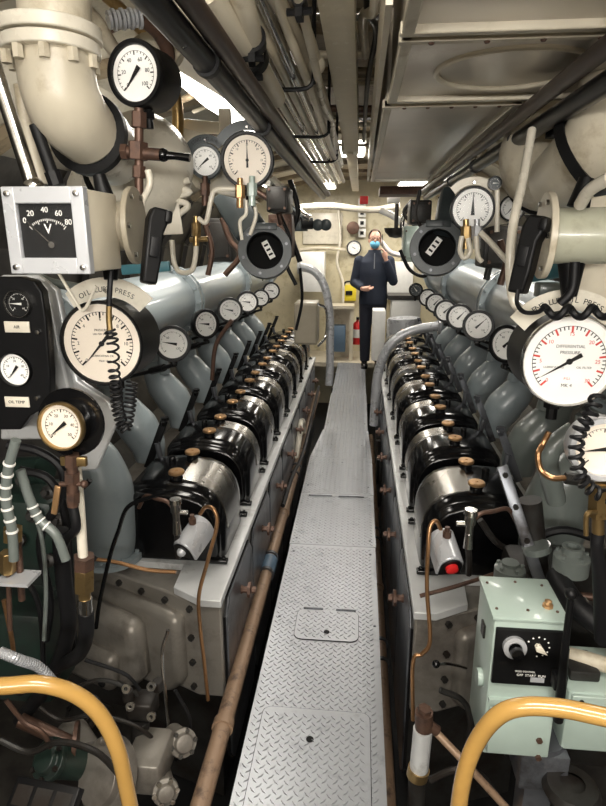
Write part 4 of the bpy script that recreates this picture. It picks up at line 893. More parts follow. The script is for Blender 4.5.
# bundle of six conduits
xs = [-.345, -.312, -.28, -.25, -.22, -.185]
for k, x in enumerate(xs):
    lbl = ['outermost', 'second', 'third', 'fourth', 'fifth', 'innermost'][k] + ' cream conduit of the clamped overhead bundle, counted from the left'
    tag(MB().tube([(x - .10 + k * .01, 1.35, 2.26), (x - .03, 1.75, 2.2), (x, 2.0, 2.14), (x + .01, 3.4, 2.13), (x + .03, 5.2, 2.12)], .0125 if k != 4 else .016, 12).build('conduit', cream if k % 2 else steel), lbl, 'conduit', 'overhead conduit bundle')
for y, lb in ((2.02, 'nearest black strap round the overhead conduit bundle'), (2.9, 'middle black strap round the overhead conduit bundle'), (3.8, 'farthest black strap round the overhead conduit bundle')):
    m = MB(); m.tube([(-.37, y, 2.15), (-.355, y, 2.115), (-.28, y, 2.108), (-.18, y, 2.11), (-.155, y, 2.15)], .007, 8, 4); m.cyl((-.36, y, 2.12), (-.36, y, 2.46), .007, n=8); m.cyl((-.16, y, 2.12), (-.16, y, 2.46), .007, n=8)
    tag(m.build('pipe_strap', black), lb, 'strap')
P2('overhead_pipe', [(-.30, 1.0, 2.32), (-.24, 1.5, 2.24), (-.20, 2.0, 2.22), (-.17, 2.5, 2.2), (-.165, 4.6, 2.19)], .022, cream, 'thick cream pipe beside the beam, above the conduit bundle', clips=((2.3, steel), (3.1, steel)))
P2('overhead_pipe', [(-.22, 1.2, 2.30), (-.16, 1.9, 2.22), (-.15, 2.1, 2.2)], .010, cream, 'thin cream pipe ending in a joint box left of the beam')
P2('cable', [(-.155, 2.1, 2.19), (-.165, 2.5, 2.17), (-.15, 3.0, 2.18), (-.17, 3.6, 2.16), (-.15, 4.4, 2.15)], .011, creamc, 'wavy cream cable hanging beside the beam', 'cable', sm=8)
MB_ = MB().ball((-.155, 2.08, 2.19), .028); tag(MB_.build('joint_box', cream), 'round cream joint where thin pipe and wavy cable meet', 'joint')
P2('cable', [(.02, 1.5, 2.35), (.0, 1.8, 2.26), (.03, 2.1, 2.28), (.01, 2.6, 2.25), (.0, 4.0, 2.25)], .010, black, 'black cable looping along the right of the beam', 'cable', sm=8)
P2('cable', [(-.0, 1.4, 2.3), (.02, 1.7, 2.22), (-.01, 1.95, 2.28), (0, 2.4, 2.3)], .014, cream, 'cream cable looping right of the beam near the camera', 'cable', sm=8)
for pts, fr_k, r_, lb in (([(205, -10, 1.35), (232, 30, 1.5), (255, 62, 1.68), (276, 98, 1.95)], .62, .030, 'fat cream pipe curving from the top edge into the strapped conduit bundle'),
                     ([(238, -12, 1.4), (248, 20, 1.5), (256, 60, 1.68), (268, 90, 1.9)], .5, .026, 'cream pipe with a black clamp, straight above the conduit bundle'),
                     ([(165, -12, 1.45), (188, 20, 1.55), (205, 52, 1.7), (222, 80, 1.85)], .45, .028, 'cream pipe with a black clamp right of the black overhead pair at top left'),
                     ([(296, -10, 1.4), (306, 25, 1.55), (318, 78, 1.95)], .2, .012, 'thin cream rod with a black clamp running to the round joint')):
    P = smooth_path([at(*p) for p in pts], 8); t = thing('clamped_pipe', P[0], lb, 'pipe'); MB().tube(P, r_, 16, 0).build('tube', cream, t)
    i = int(len(P) * fr_k); M = frame(P[i], P[i + 1] - P[i]); m = MB(); m.lathe([(r_ * .9, -.016), (r_ * 1.35, -.016), (r_ * 1.35, .016), (r_ * .9, .016)], M, 24)
    m.box((0, -r_ * 1.5, 0), (.016, .034, .028), M); m.hexa(M @ V((-.028, -r_ * 1.6, 0)), M @ V((.028, -r_ * 1.6, 0)), .008); m.build('clamp', black, t)
# transverse pipes across the ceiling
random.seed(11)
tm = [cream, bronze, steel, cream, ceilm]
names = {}
for k, y in enumerate((1.75, 2.05, 2.35, 2.6, 2.95, 3.3, 3.6, 4.0, 4.4, 4.9)):
    z = 2.36 + .03 * (k % 3)
    o = MB().tube([(-.9, y, z - .12), (-.5, y, z), (.0, y + .02, z), (.6, y - .02, z - .02), (.95, y, z - .14)], [.016, .011, .02, .014][k % 4], 10)
    tag(o.build('cross_pipe', tm[k % 5]), '%s of the ten pipes crossing above the beam, counted from the camera' % ['first', 'second', 'third', 'fourth', 'fifth', 'sixth', 'seventh', 'eighth', 'ninth', 'tenth'][k], 'pipe', 'cross pipes above the beam')
# brown rag & wood at upper left top: rubber bellows coupling
cpn = thing('hose_coupling', at(125, 20, 1.7), 'ribbed grey hose coupling near the top edge above the top-left gauge', 'coupling')
m = MB(); a_, b_ = at(108, 20, 1.7), at(142, 18, 1.75)
for k in range(8): m.cyl(a_.lerp(b_, k / 8), a_.lerp(b_, k / 8 + .08), .026 if k % 2 else .022, n=18)
m.build('ribs', greysil, cpn)
MB().tube([at(142, 18, 1.75), at(160, 35, 1.8), at(168, 60, 1.85), at(150, 90, 1.9)], .02, 12).build('pipe', bronze, cpn)
for k, (pp, Ys, r, m_, lb) in enumerate([
    ([(60, -10), (95, 20), (120, 55), (150, 40), (180, 60)], 1.9, .022, cream, 'cream pipe bend behind the top-left gauge'),
    ([(100, -10), (150, 40), (175, 95), (178, 140)], 2.1, .02, brass, 'tan pipe descending behind the top-left gauge'),
    ([(190, 180), (172, 186), (190, 192), (172, 198), (188, 205), (178, 215)], 1.9, .010, creamc, 'cream pipe coil under the small gauge'),
    ([(172, 240), (174, 262), (180, 272), (192, 270), (196, 250), (196, 225)], 1.9, .0085, creamc, 'cream pipe U-bend below the brass fitting left of the grey ring'),
    ([(236, 189), (216, 190), (211, 200), (206, 222), (198, 218)], 1.9, .008, creamc, 'cream pipe bending left below the larger bracket gauge'),
    ([(246, 200), (246, 214), (240, 222), (242, 240)], 1.9, .006, creamc, 'thin cream pipe dropping from the copper fitting'),
    ([(252, 198), (256, 215), (250, 235)], 1.92, .006, creamc, 'thin cream pipe dropping from the green fitting'),
    ([(148, 170), (150, 185), (142, 205), (146, 230)], 1.45, .008, creamc, 'cream cable tied beside the left handset'),
    ([(480, 232), (492, 244), (508, 262), (518, 268)], 1.85, .009, creamc, 'cream pipe slanting down right of the cream-faced gauge'),
    ([(462, 236), (460, 250), (464, 258), (470, 252), (468, 238)], 1.85, .0075, creamc, 'small cream pipe loop under the cream-faced gauge'),
    ([(476, 236), (478, 256), (482, 262)], 1.85, .008, creamc, 'short cream pipe hanging under the cream-faced gauge'),
    ([(497, 190), (497, 232)], 1.9, .008, creamc, 'straight cream pipe between the two right gauges'),
    ([(58, 272), (75, 300), (84, 310), (96, 286)], 1.33, .004, creamc, 'thin pale wire above the big left gauge'),
    ([(90, 290), (70, 286), (50, 282), (30, 272)], 1.5, .012, blued, 'grey pipe behind the nameplate of the big left gauge'),
    ([(232, 320), (216, 345), (212, 380)], 3.1, .012, bronze, 'brown pipe dropping behind the third left thermometer'),
    ([(400, 250), (410, 270), (425, 276), (430, 262)], 4.0, .012, black, 'black cable under the right grey ring'),
    ([(290, 180), (298, 210), (292, 235), (300, 262)], 4.5, .02, black, 'black cable hanging left of the far doorway'),
    ([(205, 225), (212, 250), (208, 275)], 2.6, .012, bronze, 'brown pipe behind the grey ring on the left'),
    ([(222, 218), (230, 240), (240, 255), (225, 275)], 2.9, .014, bronze, 'curved brown pipe behind the left grey ring'),
    ([(280, 215), (290, 240), (286, 262), (296, 285)], 3.6, .012, black, 'black cable beside the left grey ring'),
    ([(500, 240), (506, 262), (500, 285)], 2.4, .014, bronze, 'brown pipe behind the cream pipe on the right'),
    ([(484, 230), (492, 250), (486, 280)], 2.8, .016, dark, 'dark pipe under the right gauges'),
    ([(585, 205), (570, 250), (575, 290), (600, 300)], 1.5, .012, dark, 'dark pipe behind the right junction box'),
    ([(575, 262), (572, 290), (560, 304)], 1.3, .010, rubber, 'black cable below the right junction box gland'),
    ([(300, 268), (302, 300), (296, 330)], 4.6, .012, black, 'black cable on the grey-beige locker beside the left engine'),
    ]):
    nm = 'cable' if 'cable' in lb else ('wire' if 'wire' in lb else 'pipe'); tag(MB().tube([at(x, y, Ys) for x, y in pp], r, 10).build(nm, m_), lb, nm)
# fittings below bracket gauges
for (px, py, Yc_, m_, lb) in ((240, 192, 1.88, copper, 'copper union under the larger bracket gauge'), (252, 190, 1.88, mint, 'pale green union beside the copper one'), (205, 190, 1.97, bronze, 'brown union under the small bracket gauge'), (196, 230, 1.9, brass, 'brass cock above the cream U-bend'), (466, 233, 1.88, brass, 'brass union under the cream-faced right gauge'), (477, 233, 1.88, greysil, 'grey union under the cream-faced right gauge')):
    m = MB(); m.hexa(at(px, py - 7, Yc_), at(px, py + 6, Yc_), .016); m.cyl(at(px, py + 6, Yc_), at(px, py + 16, Yc_), .011, n=12); m.cyl(at(px, py - 14, Yc_), at(px, py - 7, Yc_), .009, n=10)
    if 'cock' in lb: m.cyl(at(px - 6, py + 10, Yc_), at(px + 12, py + 9, Yc_), .009, n=8)
    tag(m.build('pipe_union', m_, None, .001), lb, 'fitting')
# cream bracket plates
t = thing('gauge_bracket', at(215, 150, 2.1), 'cream bracket board behind the two left gauges', 'bracket')
pxprism('board', [(184, 128), (232, 140), (246, 192), (262, 205), (196, 188), (184, 170)], 2.12, .012, creamc, t)
pxprism('arm', [(178, 118), (222, 122), (222, 134), (180, 132)], 2.14, .02, cream, t)
pxprism('arm', [(218, 108), (230, 108), (232, 145), (220, 145)], 2.13, .02, cream, t)
t = thing('gauge_bracket', at(480, 200, 2.1), 'cream bracket board behind the cream-faced right gauge', 'bracket')
pxprism('board', [(452, 186), (478, 176), (512, 182), (516, 222), (492, 226), (470, 234)], 2.1, .012, cream, t)
t = thing('sign_plate', at(172, 215, 1.9), 'cream triangular plate behind the left handset', 'plate')
pxprism('plate', [(178, 198), (183, 234), (160, 235), (168, 222), (174, 210)], 1.75, .006, creamc, t)
t = thing('valve_handwheel', at(140, 265, 1.7), 'teal valve handle on top of the left exhaust pipe', 'handle')
m = MB(); m.bar(at(122, 270, 1.75), at(170, 266, 1.75), .03, .02, (0, 1, 0), .004); m.build('handle', tealm, t); MB().cyl(at(152, 270, 1.75), at(152, 285, 1.75), .014, n=10).build('stem', white, t)
t = thing('valve_handwheel', at(545, 268, 1.8), 'teal valve body behind the right handset', 'handle')
m = MB(); m.cyl(at(528, 268, 1.9), at(565, 262, 1.9), .045, n=20); m.build('handle', tealm, t)
MB().box(at(555, 290, 1.7), (.10, .06, .04), bev=.006).build('block', blued, t)
# big grey open ring valves
def ringvalve(px, py, Yr, s, label):
    c = at(px, py, Yr); r = 27 / ppm(px, py, Yr); t = thing('air_intake', c, label, 'valve', 'grey open ring valves'); M = frame(c, (-s * .12, -1, .12))
    MB().lathe([(r * .66, -.0), (r * .66, -.09), (r * .98, -.09), (r, -.08), (r, .012), (r * .98, .02), (r * .68, .02), (r * .66, .012)], M, 44).build('housing', ring, t)
    MB().lathe([(r * .655, .0), (r * .655, -.084), (0, -.084)], M, 40).build('inner_lining', pit, t)
    p = MB().box((.015 * s * -1, .0, -.02), (.026, .075, .003), M @ Mx.Rotation(R(28 if s < 0 else -35), 4, 'Z')).build('paper_tag', white, t)
    m = MB()
    for i in range(3): m.box((.015 * s * -1, -.02 + .02 * i, -.018), (.018, .008, .001), M @ Mx.Rotation(R(28 if s < 0 else -35), 4, 'Z'))
    m.build('tag_marks', ink, p)
    e = c + V((s * r * .7, .02, r * .8)); g = at(*((228, 194) if s < 0 else (456, 196)), Yr + .15); m = MB()
    m.bar(c + V((s * r * .5, .03, r * .6)), g, .13, .09, (0, 1, 0), .015); m.build('arm', ring, t)
    m = MB(); m.box((0, r * .85, .01), (r * .9, r * .25, .03), M, .003); m.build('latch', ring, t)
    m = MB(); m.bolts(M @ Mx.Translation((0, 0, .02)), r * .83, 6, .006, .005, .3); build_each(m, 'bolt', darksteel, t)
ringvalve(265, 251, 2.4, -1, 'large slate-grey ring with black interior on the left, holding a white tag')
ringvalve(437, 248, 2.4, 1, 'large slate-grey ring with black interior on the right, holding a white tag')
# ================================================================ FAR END
def hrail(pts, Yr, r, label):
    t = thing('hand_rail', at(*pts[-1], Yr), label, 'rail'); MB().tube([at(x, y, Yr) for x, y in pts], r, 16).build('tube', greysil, t)
    q = at(*pts[0], Yr); MB().lathe([(0, 0), (r * 1.7, 0), (r * 1.7, .02), (0, .02)], frame(q, (1 if pts[0][0] > 370 else -1, 0, 0)), 16).build('flange', greysil, t)
hrail([(300, 267), (312, 270), (321, 279), (327, 295), (330, 320), (330, 345), (330, 368), (329, 385)], 5.3, .036, 'bent silver-grey tube rail at the far end of the left engine')
hrail([(438, 326), (415, 330), (398, 338), (386, 351), (379, 370), (376, 390), (374, 425)], 4.9, .040, 'bent silver-grey tube rail at the far end of the right engine')
def block(name, px0, py0, px1, py1, Yb, d, m_, label, cat, bev=.01, group=None):
    a, b = at(px0, py0, Yb), at(px1, py1, Yb); t = thing(name, ((a.x + b.x) / 2, Yb, b.z), label, cat, group)
    MB().box(((a.x + b.x) / 2, Yb + d / 2, (a.z + b.z) / 2), (abs(b.x - a.x), d, abs(a.z - b.z)), bev=bev).build('body', m_, t); return t, a, b
t, a, b = block('locker', 294, 303, 317, 345, 5.2, .30, drab, 'drab beige metal locker standing behind the left engine', 'locker')
m = MB(); m.box(((a.x + b.x) / 2, 5.195, (a.z + b.z) / 2), (abs(b.x - a.x) - .02, .012, abs(a.z - b.z) - .03)); m.build('door', drab, t, .004)
m = MB(); m.tube([at(318, 304, 5.15), at(326, 310, 5.25), at(326, 335, 5.25), at(318, 346, 5.15)], .012, 8); m.build('frame', steel, t)
t, a, b = block('heater', 388, 323, 416, 348, 6.8, .35, greysil, 'silver-grey cylinder casing beyond the right engine', 'casing')
m = MB(); m.cyl(at(404, 352, 6.75), at(404, 318, 6.75), .18, n=30); m.build('drum', greysil, t)
t, a, b = block('machine_cover', 392, 300, 420, 322, 7.3, .4, white, 'white box with a dark top beyond the right engine', 'box')
m = MB(); m.box(((a.x + b.x) / 2, 7.5, a.z + .03), (abs(b.x - a.x) + .1, .45, .05)); m.build('top', dark, t)
# bulkhead details at Y~9
def wallbox(name, x0, y0, x1, y1, Yb, d, m_, label, cat): return block(name, x0, y0, x1, y1, Yb, d, m_, label, cat, .006)[0]

wallbox('notice_board', 303, 213, 342, 244, 8.9, .035, creamc, 'pale cream board on the far bulkhead above the white cupboard', 'board')
t = wallbox('cupboard', 300, 252, 324, 292, 8.3, .4, white, 'white cupboard at the far left of the bulkhead', 'cupboard')
wallbox('equipment_cover', 373, 311, 384, 361, 7.0, .35, white, 'white equipment cover beside the lower legs of the person', 'cover')
wallbox('cupboard', 387, 262, 412, 300, 8.5, .4, white, 'white cupboard on the right behind the person', 'cupboard')
t = thing('work_bench', at(344, 345, 8.2), 'cream bench with a dark opening to the left of the person', 'bench')
a, b = at(331, 307, 8.2), at(353, 352, 8.2); b.z = -.01
MB().box(((a.x + b.x) / 2, 8.35, a.z), (b.x - a.x, .4, .04)).build('top', cream, t)
for x in (a.x + .02, b.x - .03): MB().box((x, 8.2, (a.z + b.z) / 2), (.05, .05, a.z - b.z)).build('leg', cream, t)
MB().box(((a.x + b.x) / 2, 8.5, (a.z + b.z) / 2), (b.x - a.x, .03, a.z - b.z)).build('back_panel', cream, t)
t = wallbox('storage_bin', 331, 326, 345, 352, 8.15, .2, bluem, 'blue fronted bin under the cream bench', 'bin')
t = wallbox('lamp_box', 342, 285, 356, 301, 8.82, .12, yel, 'bright yellow box with a black mark on the far bulkhead', 'box')
m = MB(); q = at(349, 293, 8.81); m.box(q, (.10, .01, .06)); m.tube([q + V((-.08, 0, .10)), q + V((-.05, 0, .16)), q + V((.06, 0, .16)), q + V((.09, 0, .10))], .014, 8); m.build('black_mark', black, t)
t = thing('fire_extinguisher', at(357, 345, 8.3), 'red fire extinguisher with a white label left of the person', 'extinguisher')
c_ = at(357, 344, 8.35); m = MB(); m.lathe([(0, 0), (.07, 0), (.075, .02), (.075, .26), (.05, .31), (.02, .33), (.02, .35), (0, .35)], Mx.Translation(c_), 20); m.build('body', red, t)
MB().lathe([(.077, .10), (.077, .22)], Mx.Translation(c_), 20).build('label', white, t)
MB().box(c_ + V((0, 0, .37)), (.04, .10, .03)).build('handle', black, t)
t = thing('pipe_stack', at(352, 215, 8.7), 'white column of small square fuse boxes above the person', 'fuse box')
for k in range(4):
    q = at(362, 203 + 10 * k, 8.89); MB().box(q, (.11, .08, .12), bev=.006).build('box', white, t); MB().box(q + V((0, -.045, 0)), (.05, .01, .05)).build('window', ink, t)
tag(MB().lathe([(0, 0), (.09, 0), (.09, .1), (0, .12)], frame(at(353, 228, 8.86), (0, -1, 0)), 20).build('alarm_bell', bronze), 'dark red-brown round bell on the far bulkhead', 'bell')
for x_, lb in ((318, 'left'), (326, 'right')): tag(MB().lathe([(0, 0), (.065, 0), (.065, .05), (.03, .07), (0, .07)], frame(at(x_, 225, 7.0), (0, -1, 0)), 20).build('signal_disc', ring), '%s one of two dark grey discs side by side before the cream board' % lb, 'disc', 'two grey discs')
t = thing('valve_block', at(300, 220, 5.5), 'dark grey valve block left of the two grey discs', 'valve'); q = at(300, 226, 5.5)
MB().box(q, (.14, .12, .09), bev=.01).build('body', ring, t); MB().cyl(q + V((-.05, -.06, .1)), q + V((-.05, -.02, .1)), .08, n=20).build('cap', black, t); MB().cyl(q + V((.02, -.08, .02)), q + V((.12, -.06, .02)), .05, n=16).build('outlet', black, t)
t = thing('round_lamp_housing', at(395, 228, 6.2), 'dark round bowl hanging to the right of the person', 'housing'); q = at(396, 228, 6.2)
MB().lathe([(0, -.10), (.06, -.09), (.11, -.04), (.12, 0), (0, .0)], Mx.Translation(q), 24).build('bowl', dark, t); MB().cyl(q, q + V((0, 0, .35)), .02, n=10).build('stem', dark, t)
wallbox('red_light', 360, 196, 368, 204, 7.2, .06, red, 'small red box under the ceiling above the person', 'box')
wallbox('wooden_box', 380, 186, 425, 194, 5.0, .35, bronze, 'brown wooden tray under the ceiling right of the person', 'tray')
wallbox('white_label_box', 388, 196, 400, 203, 5.4, .1, white, 'small white box under the brown tray', 'box')
# far pipes/cables on both sides for clutter
fr_ = [([(338, 205), (340, 240), (337, 262), (343, 283), (343, 305)], 8.8, .02, creamc, 'cream pipe down the far bulkhead beside the white dial'),
       ([(300, 250), (320, 248), (345, 250)], 8.8, .025, cream, 'horizontal cream pipe on the far bulkhead'),
       ([(290, 208), (330, 206), (370, 210), (400, 206)], 7.6, .04, creamc, 'thick cream pipe crossing above the person'),
       ([(380, 210), (396, 218), (412, 236), (416, 262)], 6.8, .035, white, 'white pipe curving down right of the person'),
       ([(408, 205), (402, 225), (406, 250)], 6.6, .025, steel, 'steel pipe right of the dark bowl'),
       ([(262, 168), (280, 190), (300, 212), (310, 218)], 5.2, .03, steel, 'steel pipe sloping towards the two grey discs'),
       ([(380, 240), (390, 252), (404, 256)], 7.8, .03, white, 'short white pipe behind the person'),
       ([(412, 200), (404, 214), (420, 230)], 5.4, .016, dark, 'dark hose above the right grey ring'),
       ([(255, 190), (275, 205), (282, 225)], 3.6, .018, bronze, 'brown hose above the left grey ring'),
       ([(272, 178), (290, 195), (296, 205)], 4.6, .022, creamc, 'cream hose between the overhead pipes and the valve block'),
       ([(420, 190), (416, 215), (424, 232)], 3.8, .012, dark, 'dark pipe left of the right grey ring'),
       ([(440, 196), (446, 212), (440, 230)], 3.0, .012, dark, 'dark pipe just above the right grey ring')]
for pp, Ys, r, m_, lb in fr_: tag(MB().tube([at(x, y, Ys) for x, y in pp], r, 10).build('hose' if 'hose' in lb else 'pipe', m_), lb, 'hose' if 'hose' in lb else 'pipe')
for px0, py0, px1, py1, Yb, d, m_, lb in ((266, 186, 288, 212, 3.4, .25, dark, 'dark oily equipment box above and behind the left grey ring'), (205, 218, 232, 262, 3.0, .25, dark, 'dark box behind the cream pipe bends on the left'), (411, 200, 431, 224, 3.8, .25, dark, 'dark oily equipment box above and behind the right grey ring'), (486, 226, 520, 268, 2.7, .2, dark, 'dark box behind the long cream pipe on the right'), (268, 214, 292, 258, 4.3, .2, bronze, 'brown box behind the left grey ring'), (404, 226, 420, 262, 5.0, .2, mint, 'pale green box left of the right grey ring')):
    t, a, b = block('equipment_box', px0, py0, px1, py1, Yb, d, m_, lb, 'box')
    m = MB(); m.box(((a.x + b.x) / 2, Yb - .004, (a.z + b.z) / 2), (abs(b.x - a.x) * .8, .012, abs(a.z - b.z) * .8), bev=.004); m.build('lid', m_, t)
    m = MB()
    for sx in (-.36, .36):
        for sz in (-.36, .36): m.cyl(((a.x + b.x) / 2 + sx * (b.x - a.x), Yb - .008, (a.z + b.z) / 2 + sz * (a.z - b.z)), ((a.x + b.x) / 2 + sx * (b.x - a.x), Yb - .018, (a.z + b.z) / 2 + sz * (a.z - b.z)), .008, n=6)
    build_each(m, 'bolt', bronze, t)
t = thing('red_handwheel', at(281, 199, 4.0), 'small dark red handwheel above the left grey ring', 'handwheel')
m = MB(); M = frame(at(282, 199, 4.0), (0, -1, .3)); m.tube([M @ V((.035 * math.cos(R(a)), .035 * math.sin(R(a)), 0)) for a in range(0, 361, 20)], .007, 8, 1); m.box((0, 0, 0), (.07, .008, .006), M); m.box((0, 0, 0), (.008, .07, .006), M); m.build('wheel', red, t)
# ================================================================ LAMPS
lamp = lampmat('fluorescent_diffuser', (1, .95, .86), 9)
def light(loc, sx, sy, W, label, tilt=0, name='ceiling_light', diff=True, col=(1, .94, .85)):
    t = thing(name, loc, label, 'light', 'ceiling lights'); M = Mx.Translation(loc) @ Euler((0, R(tilt), 0)).to_matrix().to_4x4()
    MB().box((0, 0, .035), (sx + .04, sy + .04, .05), M, .004).build('housing', white, t)
    MB().box((0, 0, .004), (sx, sy, .012), M, .003).build('diffuser', lamp, t)
    la = bpy.data.lights.new('fluorescent_tube', 'AREA'); la.shape = 'RECTANGLE'; la.size = sx; la.size_y = sy; la.energy = W; la.color = col
    o = bpy.data.objects.new('fluorescent_tube', la); C.objects.link(o); o.parent = t
    o.matrix_world = Mx.Translation(V(loc)) ; o.matrix_basis = Mx.Translation((0, 0, 0))
    o.location = Euler((0, R(tilt), 0)).to_matrix() @ V((0, 0, -.012)); o.rotation_euler = (0, R(tilt), 0)
lights = [((-.66, 2.75, 2.22), .34, .9, 11, 'bright fluorescent light above the left engine behind the bracket gauges', 30),
          ((1.0, 2.45, 2.02), .3, 1.0, 14, 'fluorescent light above the right engine', -30),
          ((-.9, 4.6, 2.12), .2, 1.2, 9, 'fluorescent light above the middle of the left engine', 25),
          ((.8, 4.6, 2.12), .2, 1.2, 9, 'fluorescent light above the middle of the right engine', -25),
          ((-.12, 5.6, 2.42), .25, .9, 14, 'fluorescent light over the narrow walkway', 0),
          ((-.5, 7.6, 2.3), .3, 1.1, 20, 'fluorescent light over the bulkhead end, left', 0),
          ((.6, 7.6, 2.3), .3, 1.1, 20, 'fluorescent light over the bulkhead end, right', 0),
          ((.05, .2, 2.38), .9, .3, 26, 'unseen fill light added across the ceiling just above the camera', 0)]  # last entry is an invented lamp, added to brighten the dials
def added_fill_light(loc, sx, sz, W, label):
    t = thing('added_fill_light', loc, label, 'light', 'added fill lights behind the camera')
    MB().box((loc[0], loc[1] - .03, loc[2]), (sx + .04, .05, sz + .04), bev=.004).build('housing', white, t)
    MB().box((loc[0], loc[1], loc[2]), (sx, .012, sz), bev=.003).build('diffuser', lamp, t)
    la = bpy.data.lights.new('fluorescent_tube', 'AREA'); la.shape = 'RECTANGLE'; la.size = sx; la.size_y = sz; la.energy = W; la.color = (1, .96, .9)
    o = bpy.data.objects.new('fluorescent_tube', la); C.objects.link(o); o.parent = t; o.location = (0, .02, 0); o.rotation_euler = (R(90 + 8), 0, 0)
added_fill_light((-.10, -1.5, 1.9), 2.2, .22, 62, 'long unseen fill light added on the end wall behind the camera')  # invented lamp out of view, added so the dials facing the camera are bright
for a in lights: light(*a)
w = bpy.data.worlds.new('w'); bpy.context.scene.world = w; w.use_nodes = True; w.node_tree.nodes['Background'].inputs[0].default_value = (.9, .95, 1, 1); w.node_tree.nodes['Background'].inputs[1].default_value = .03
# ================================================================ PERSON
PY = 7.75; px_ = at(373, 300, PY).x
ps_ = thing('person', (px_, PY, 0), 'person in dark navy with a blue face mask at the far end of the walkway', 'person')
def W3(x, y, z): return V((px_ + x, PY + y, z))
def remesh(o, v=.007, sm=6):
    q = o.modifiers.new('r', 'REMESH'); q.mode = 'VOXEL'; q.voxel_size = v; q.use_smooth_shade = True
    q = o.modifiers.new('s', 'SMOOTH'); q.iterations = sm; q.factor = .5; return o
# person faces -Y. image right = +x = person's left
hc = W3(0, -.01, 1.655); m = MB()
m.ball(hc, (.074, .095, .115), u=24, v=16); m.ball(hc + V((0, -.03, -.05)), (.056, .065, .07), u=20, v=12)
m.ball(hc + V((0, -.098, -.012)), (.013, .022, .026)); m.ball(hc + V((.076, .01, -.01)), (.010, .02, .03)); m.ball(hc + V((-.076, .01, -.01)), (.010, .02, .03))
m.tube([W3(0, .015, 1.42), W3(0, .01, 1.50), W3(0, .0, 1.58)], [.07, .057, .055], 14)
m.tube([W3(0, .01, .95), W3(0, .01, 1.2), W3(0, .02, 1.43)], [.11, .10, .07], 14)
# right arm (image left): hand in front of belly ; left arm: to ear
RA = [W3(-.19, .01, 1.40), W3(-.25, .02, 1.12), W3(-.14, -.20, 1.05), W3(-.08, -.24, 1.07)]
LA = [W3(.19, .01, 1.40), W3(.25, -.05, 1.14), W3(.14, -.12, 1.42), W3(.105, -.10, 1.53)]
for A in (RA, LA): m.tube([A[0], A[0].lerp(A[1], .5), A[1]], [.048, .043, .038], 12); m.tube([A[1], A[1].lerp(A[2], .5), A[2]], [.038, .034, .025], 12)
for s_ in (-1, 1): m.tube([W3(s_ * .09, 0, .93), W3(s_ * .085, .0, .5), W3(s_ * .08, .02, .08)], [.075, .05, .035], 12)
def hand(m, wr, d, up, side, curl=.3):
    d = d.normalized(); n = up.normalized(); s2 = d.cross(n).normalized() * side
    m.tube([wr, wr + d * .04, wr + d * .085], [.026, .034, .036], 12, 4)
    for k, (o, L) in enumerate(((-.027, .068), (-.009, .078), (.009, .073), (.026, .058))):
        b0 = wr + d * .08 + s2 * o; m.tube([b0, b0 + d * L * .5 + n * curl * .01, b0 + d * L * (.9 - curl * .3) + n * curl * L * .6], [.0105, .0098, .0085], 8, 3)
    b0 = wr + d * .03 - s2 * .03; m.tube([b0, b0 + d * .03 - s2 * .025, b0 + d * .06 - s2 * .03 + n * .012], [.013, .012, .010], 8, 3)
hand(m, RA[2], V((1, -.25, .1)), V((0, -.4, 1)), 1, .25)
hand(m, LA[2], V((-.25, .12, 1)), V((-1, -.1, .0)), 1, .9)
remesh(m.build('body', skin, ps_), .006, 3)
m = MB(); J = [W3(0, .01, .86), W3(0, .0, 1.0), W3(0, .0, 1.2), W3(0, .01, 1.36)]
def oval(m, rows, n=24):
    pr_ = None
    for (x, y, z, rx, ry) in rows:
        cur = [m.b.verts.new(W3(x + rx * math.cos(6.283 * i / n), y + ry * math.sin(6.283 * i / n), z)) for i in range(n)]
        if pr_: m.bridge(pr_, cur)
        else: m.b.faces.new(cur[::-1])
        pr_ = cur
    m.b.faces.new(pr_)
oval(m, [(0, 0, .84, .185, .135), (0, 0, .95, .185, .14), (0, 0, 1.08, .175, .135), (0, 0, 1.25, .195, .14), (0, .005, 1.38, .20, .125), (0, .01, 1.44, .14, .10), (0, .01, 1.50, .085, .085), (0, .01, 1.53, .08, .08)])
for A in (RA, LA):
    m.ball(A[0] + V((0, 0, -.01)), .072); m.tube([A[0], A[0].lerp(A[1], .5) + V((0, 0, -.01)), A[1]], [.070, .064, .060], 14); m.ball(A[1], .06); m.tube([A[1], A[1].lerp(A[2], .5), A[1].lerp(A[2], .93)], [.060, .052, .042], 14)
remesh(m.build('jacket', navy, ps_), .011, 4)
m = MB(); oval(m, [(0, 0, .80, .165, .125), (0, 0, .98, .165, .125)])
for s_ in (-1, 1): m.tube([W3(s_ * .085, 0, .88), W3(s_ * .09, -.01, .5), W3(s_ * .085, .01, .08)], [.098, .078, .066], 16)
remesh(m.build('trousers', navyt, ps_), .011, 3)
for s_ in (-1, 1):
    m = MB(); m.ball(W3(s_ * .09, -.05, .045), (.05, .14, .045)); m.ball(W3(s_ * .09, .04, .06), (.045, .06, .055)); m.box(W3(s_ * .09, -.03, .012), (.085, .26, .024), bev=.01); remesh(m.build('shoe', blackg, ps_), .008, 2)
m = MB(); m.ball(hc + V((0, .022, .035)), (.085, .098, .100), u=24, v=16)
for v_ in list(m.b.verts):
    if v_.co.y < hc.y - .035 and v_.co.z < hc.z + .095: m.b.verts.remove(v_)
m.build('hair', hairm, ps_)
m = MB(); m.ball(hc + V((0, -.045, -.055)), (.062, .068, .058), u=24, v=16)
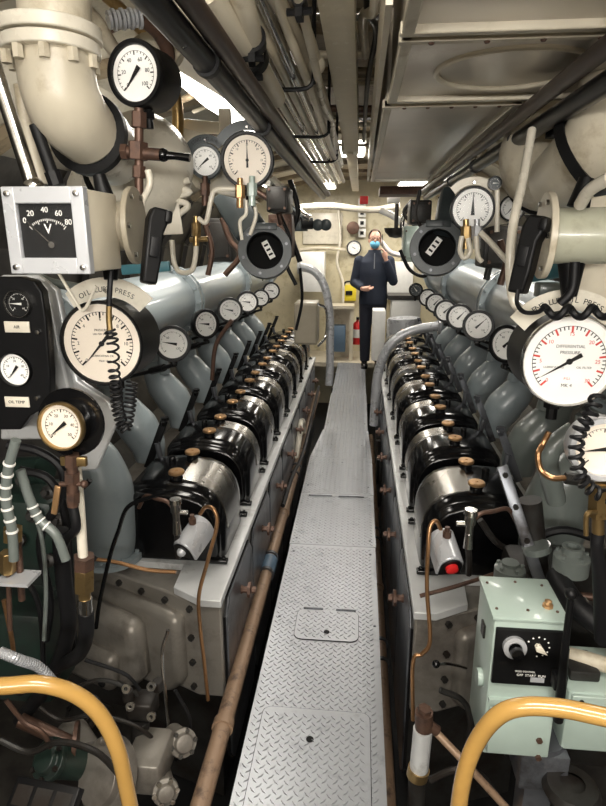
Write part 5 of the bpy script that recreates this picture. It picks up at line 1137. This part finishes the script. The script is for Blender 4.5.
for v_ in list(m.b.verts):
    if v_.co.y > hc.y - .02: m.b.verts.remove(v_)
mk = m.build('face_mask', maskm, ps_)
MB().tube([hc + V((-.05, -.06, -.02)), hc + V((-.076, .01, .01))], .002, 5, 0).tube([hc + V((.05, -.06, -.02)), hc + V((.076, .01, .01))], .002, 5, 0).build('ear_loops', white, mk)
m = MB()
for s_ in (-1, 1):
    M = frame(hc + V((s_ * .031, -.096, .018)), (s_ * .15, -1, 0)); m.tube([M @ V((.026 * math.cos(R(a)), .018 * math.sin(R(a)), 0)) for a in range(0, 361, 30)], .0025, 6, 1); m.tube([hc + V((s_ * .056, -.09, .02)), hc + V((s_ * .078, -.0, .015))], .0022, 5, 0)
m.tube([hc + V((-.006, -.10, .02)), hc + V((.006, -.10, .02))], .0022, 5, 0); m.build('glasses', black, ps_)
m = MB()
for s_ in (-1, 1): m.ball(hc + V((s_ * .03, -.084, .018)), (.010, .008, .005))
build_each(m, 'eye', ink, ps_)
MB().bar(W3(.088, -.075, 1.60), W3(.10, -.05, 1.71), .012, .065, (0, 1, 0), .003).build('collar_patch', navy, ps_) if False else None
ph = tag(MB().bar(W3(.100, -.075, 1.575), W3(.092, -.045, 1.715), .010, .068, (0, 1, 0), .003).build('mobile_phone', blackg), 'black phone held to the ear of the person in navy', 'phone')
m = MB().bar(W3(-.0, -.137, 1.30), W3(0, -.10, 1.49), .012, .004, (0, 1, 0)); m.build('zip', darksteel, ps_)
# ================================================================ CAMERA
cam = bpy.data.cameras.new('camera'); co = bpy.data.objects.new('camera', cam); C.objects.link(co)
cam.sensor_fit = 'VERTICAL'; cam.sensor_height = 24; cam.lens = 24 * f / 806; cam.clip_start = .02
co.matrix_world = Mx.Translation((0, 0, CH)) @ Mx((RT, UP, -FW)).transposed().to_4x4()
sc = bpy.context.scene; sc.camera = co
sc.view_settings.view_transform = 'Standard'; sc.view_settings.look = 'None'; sc.view_settings.gamma = 1; sc.view_settings.exposure = 0.1
for o in C.objects:
    if '_o' in o: del o['_o']
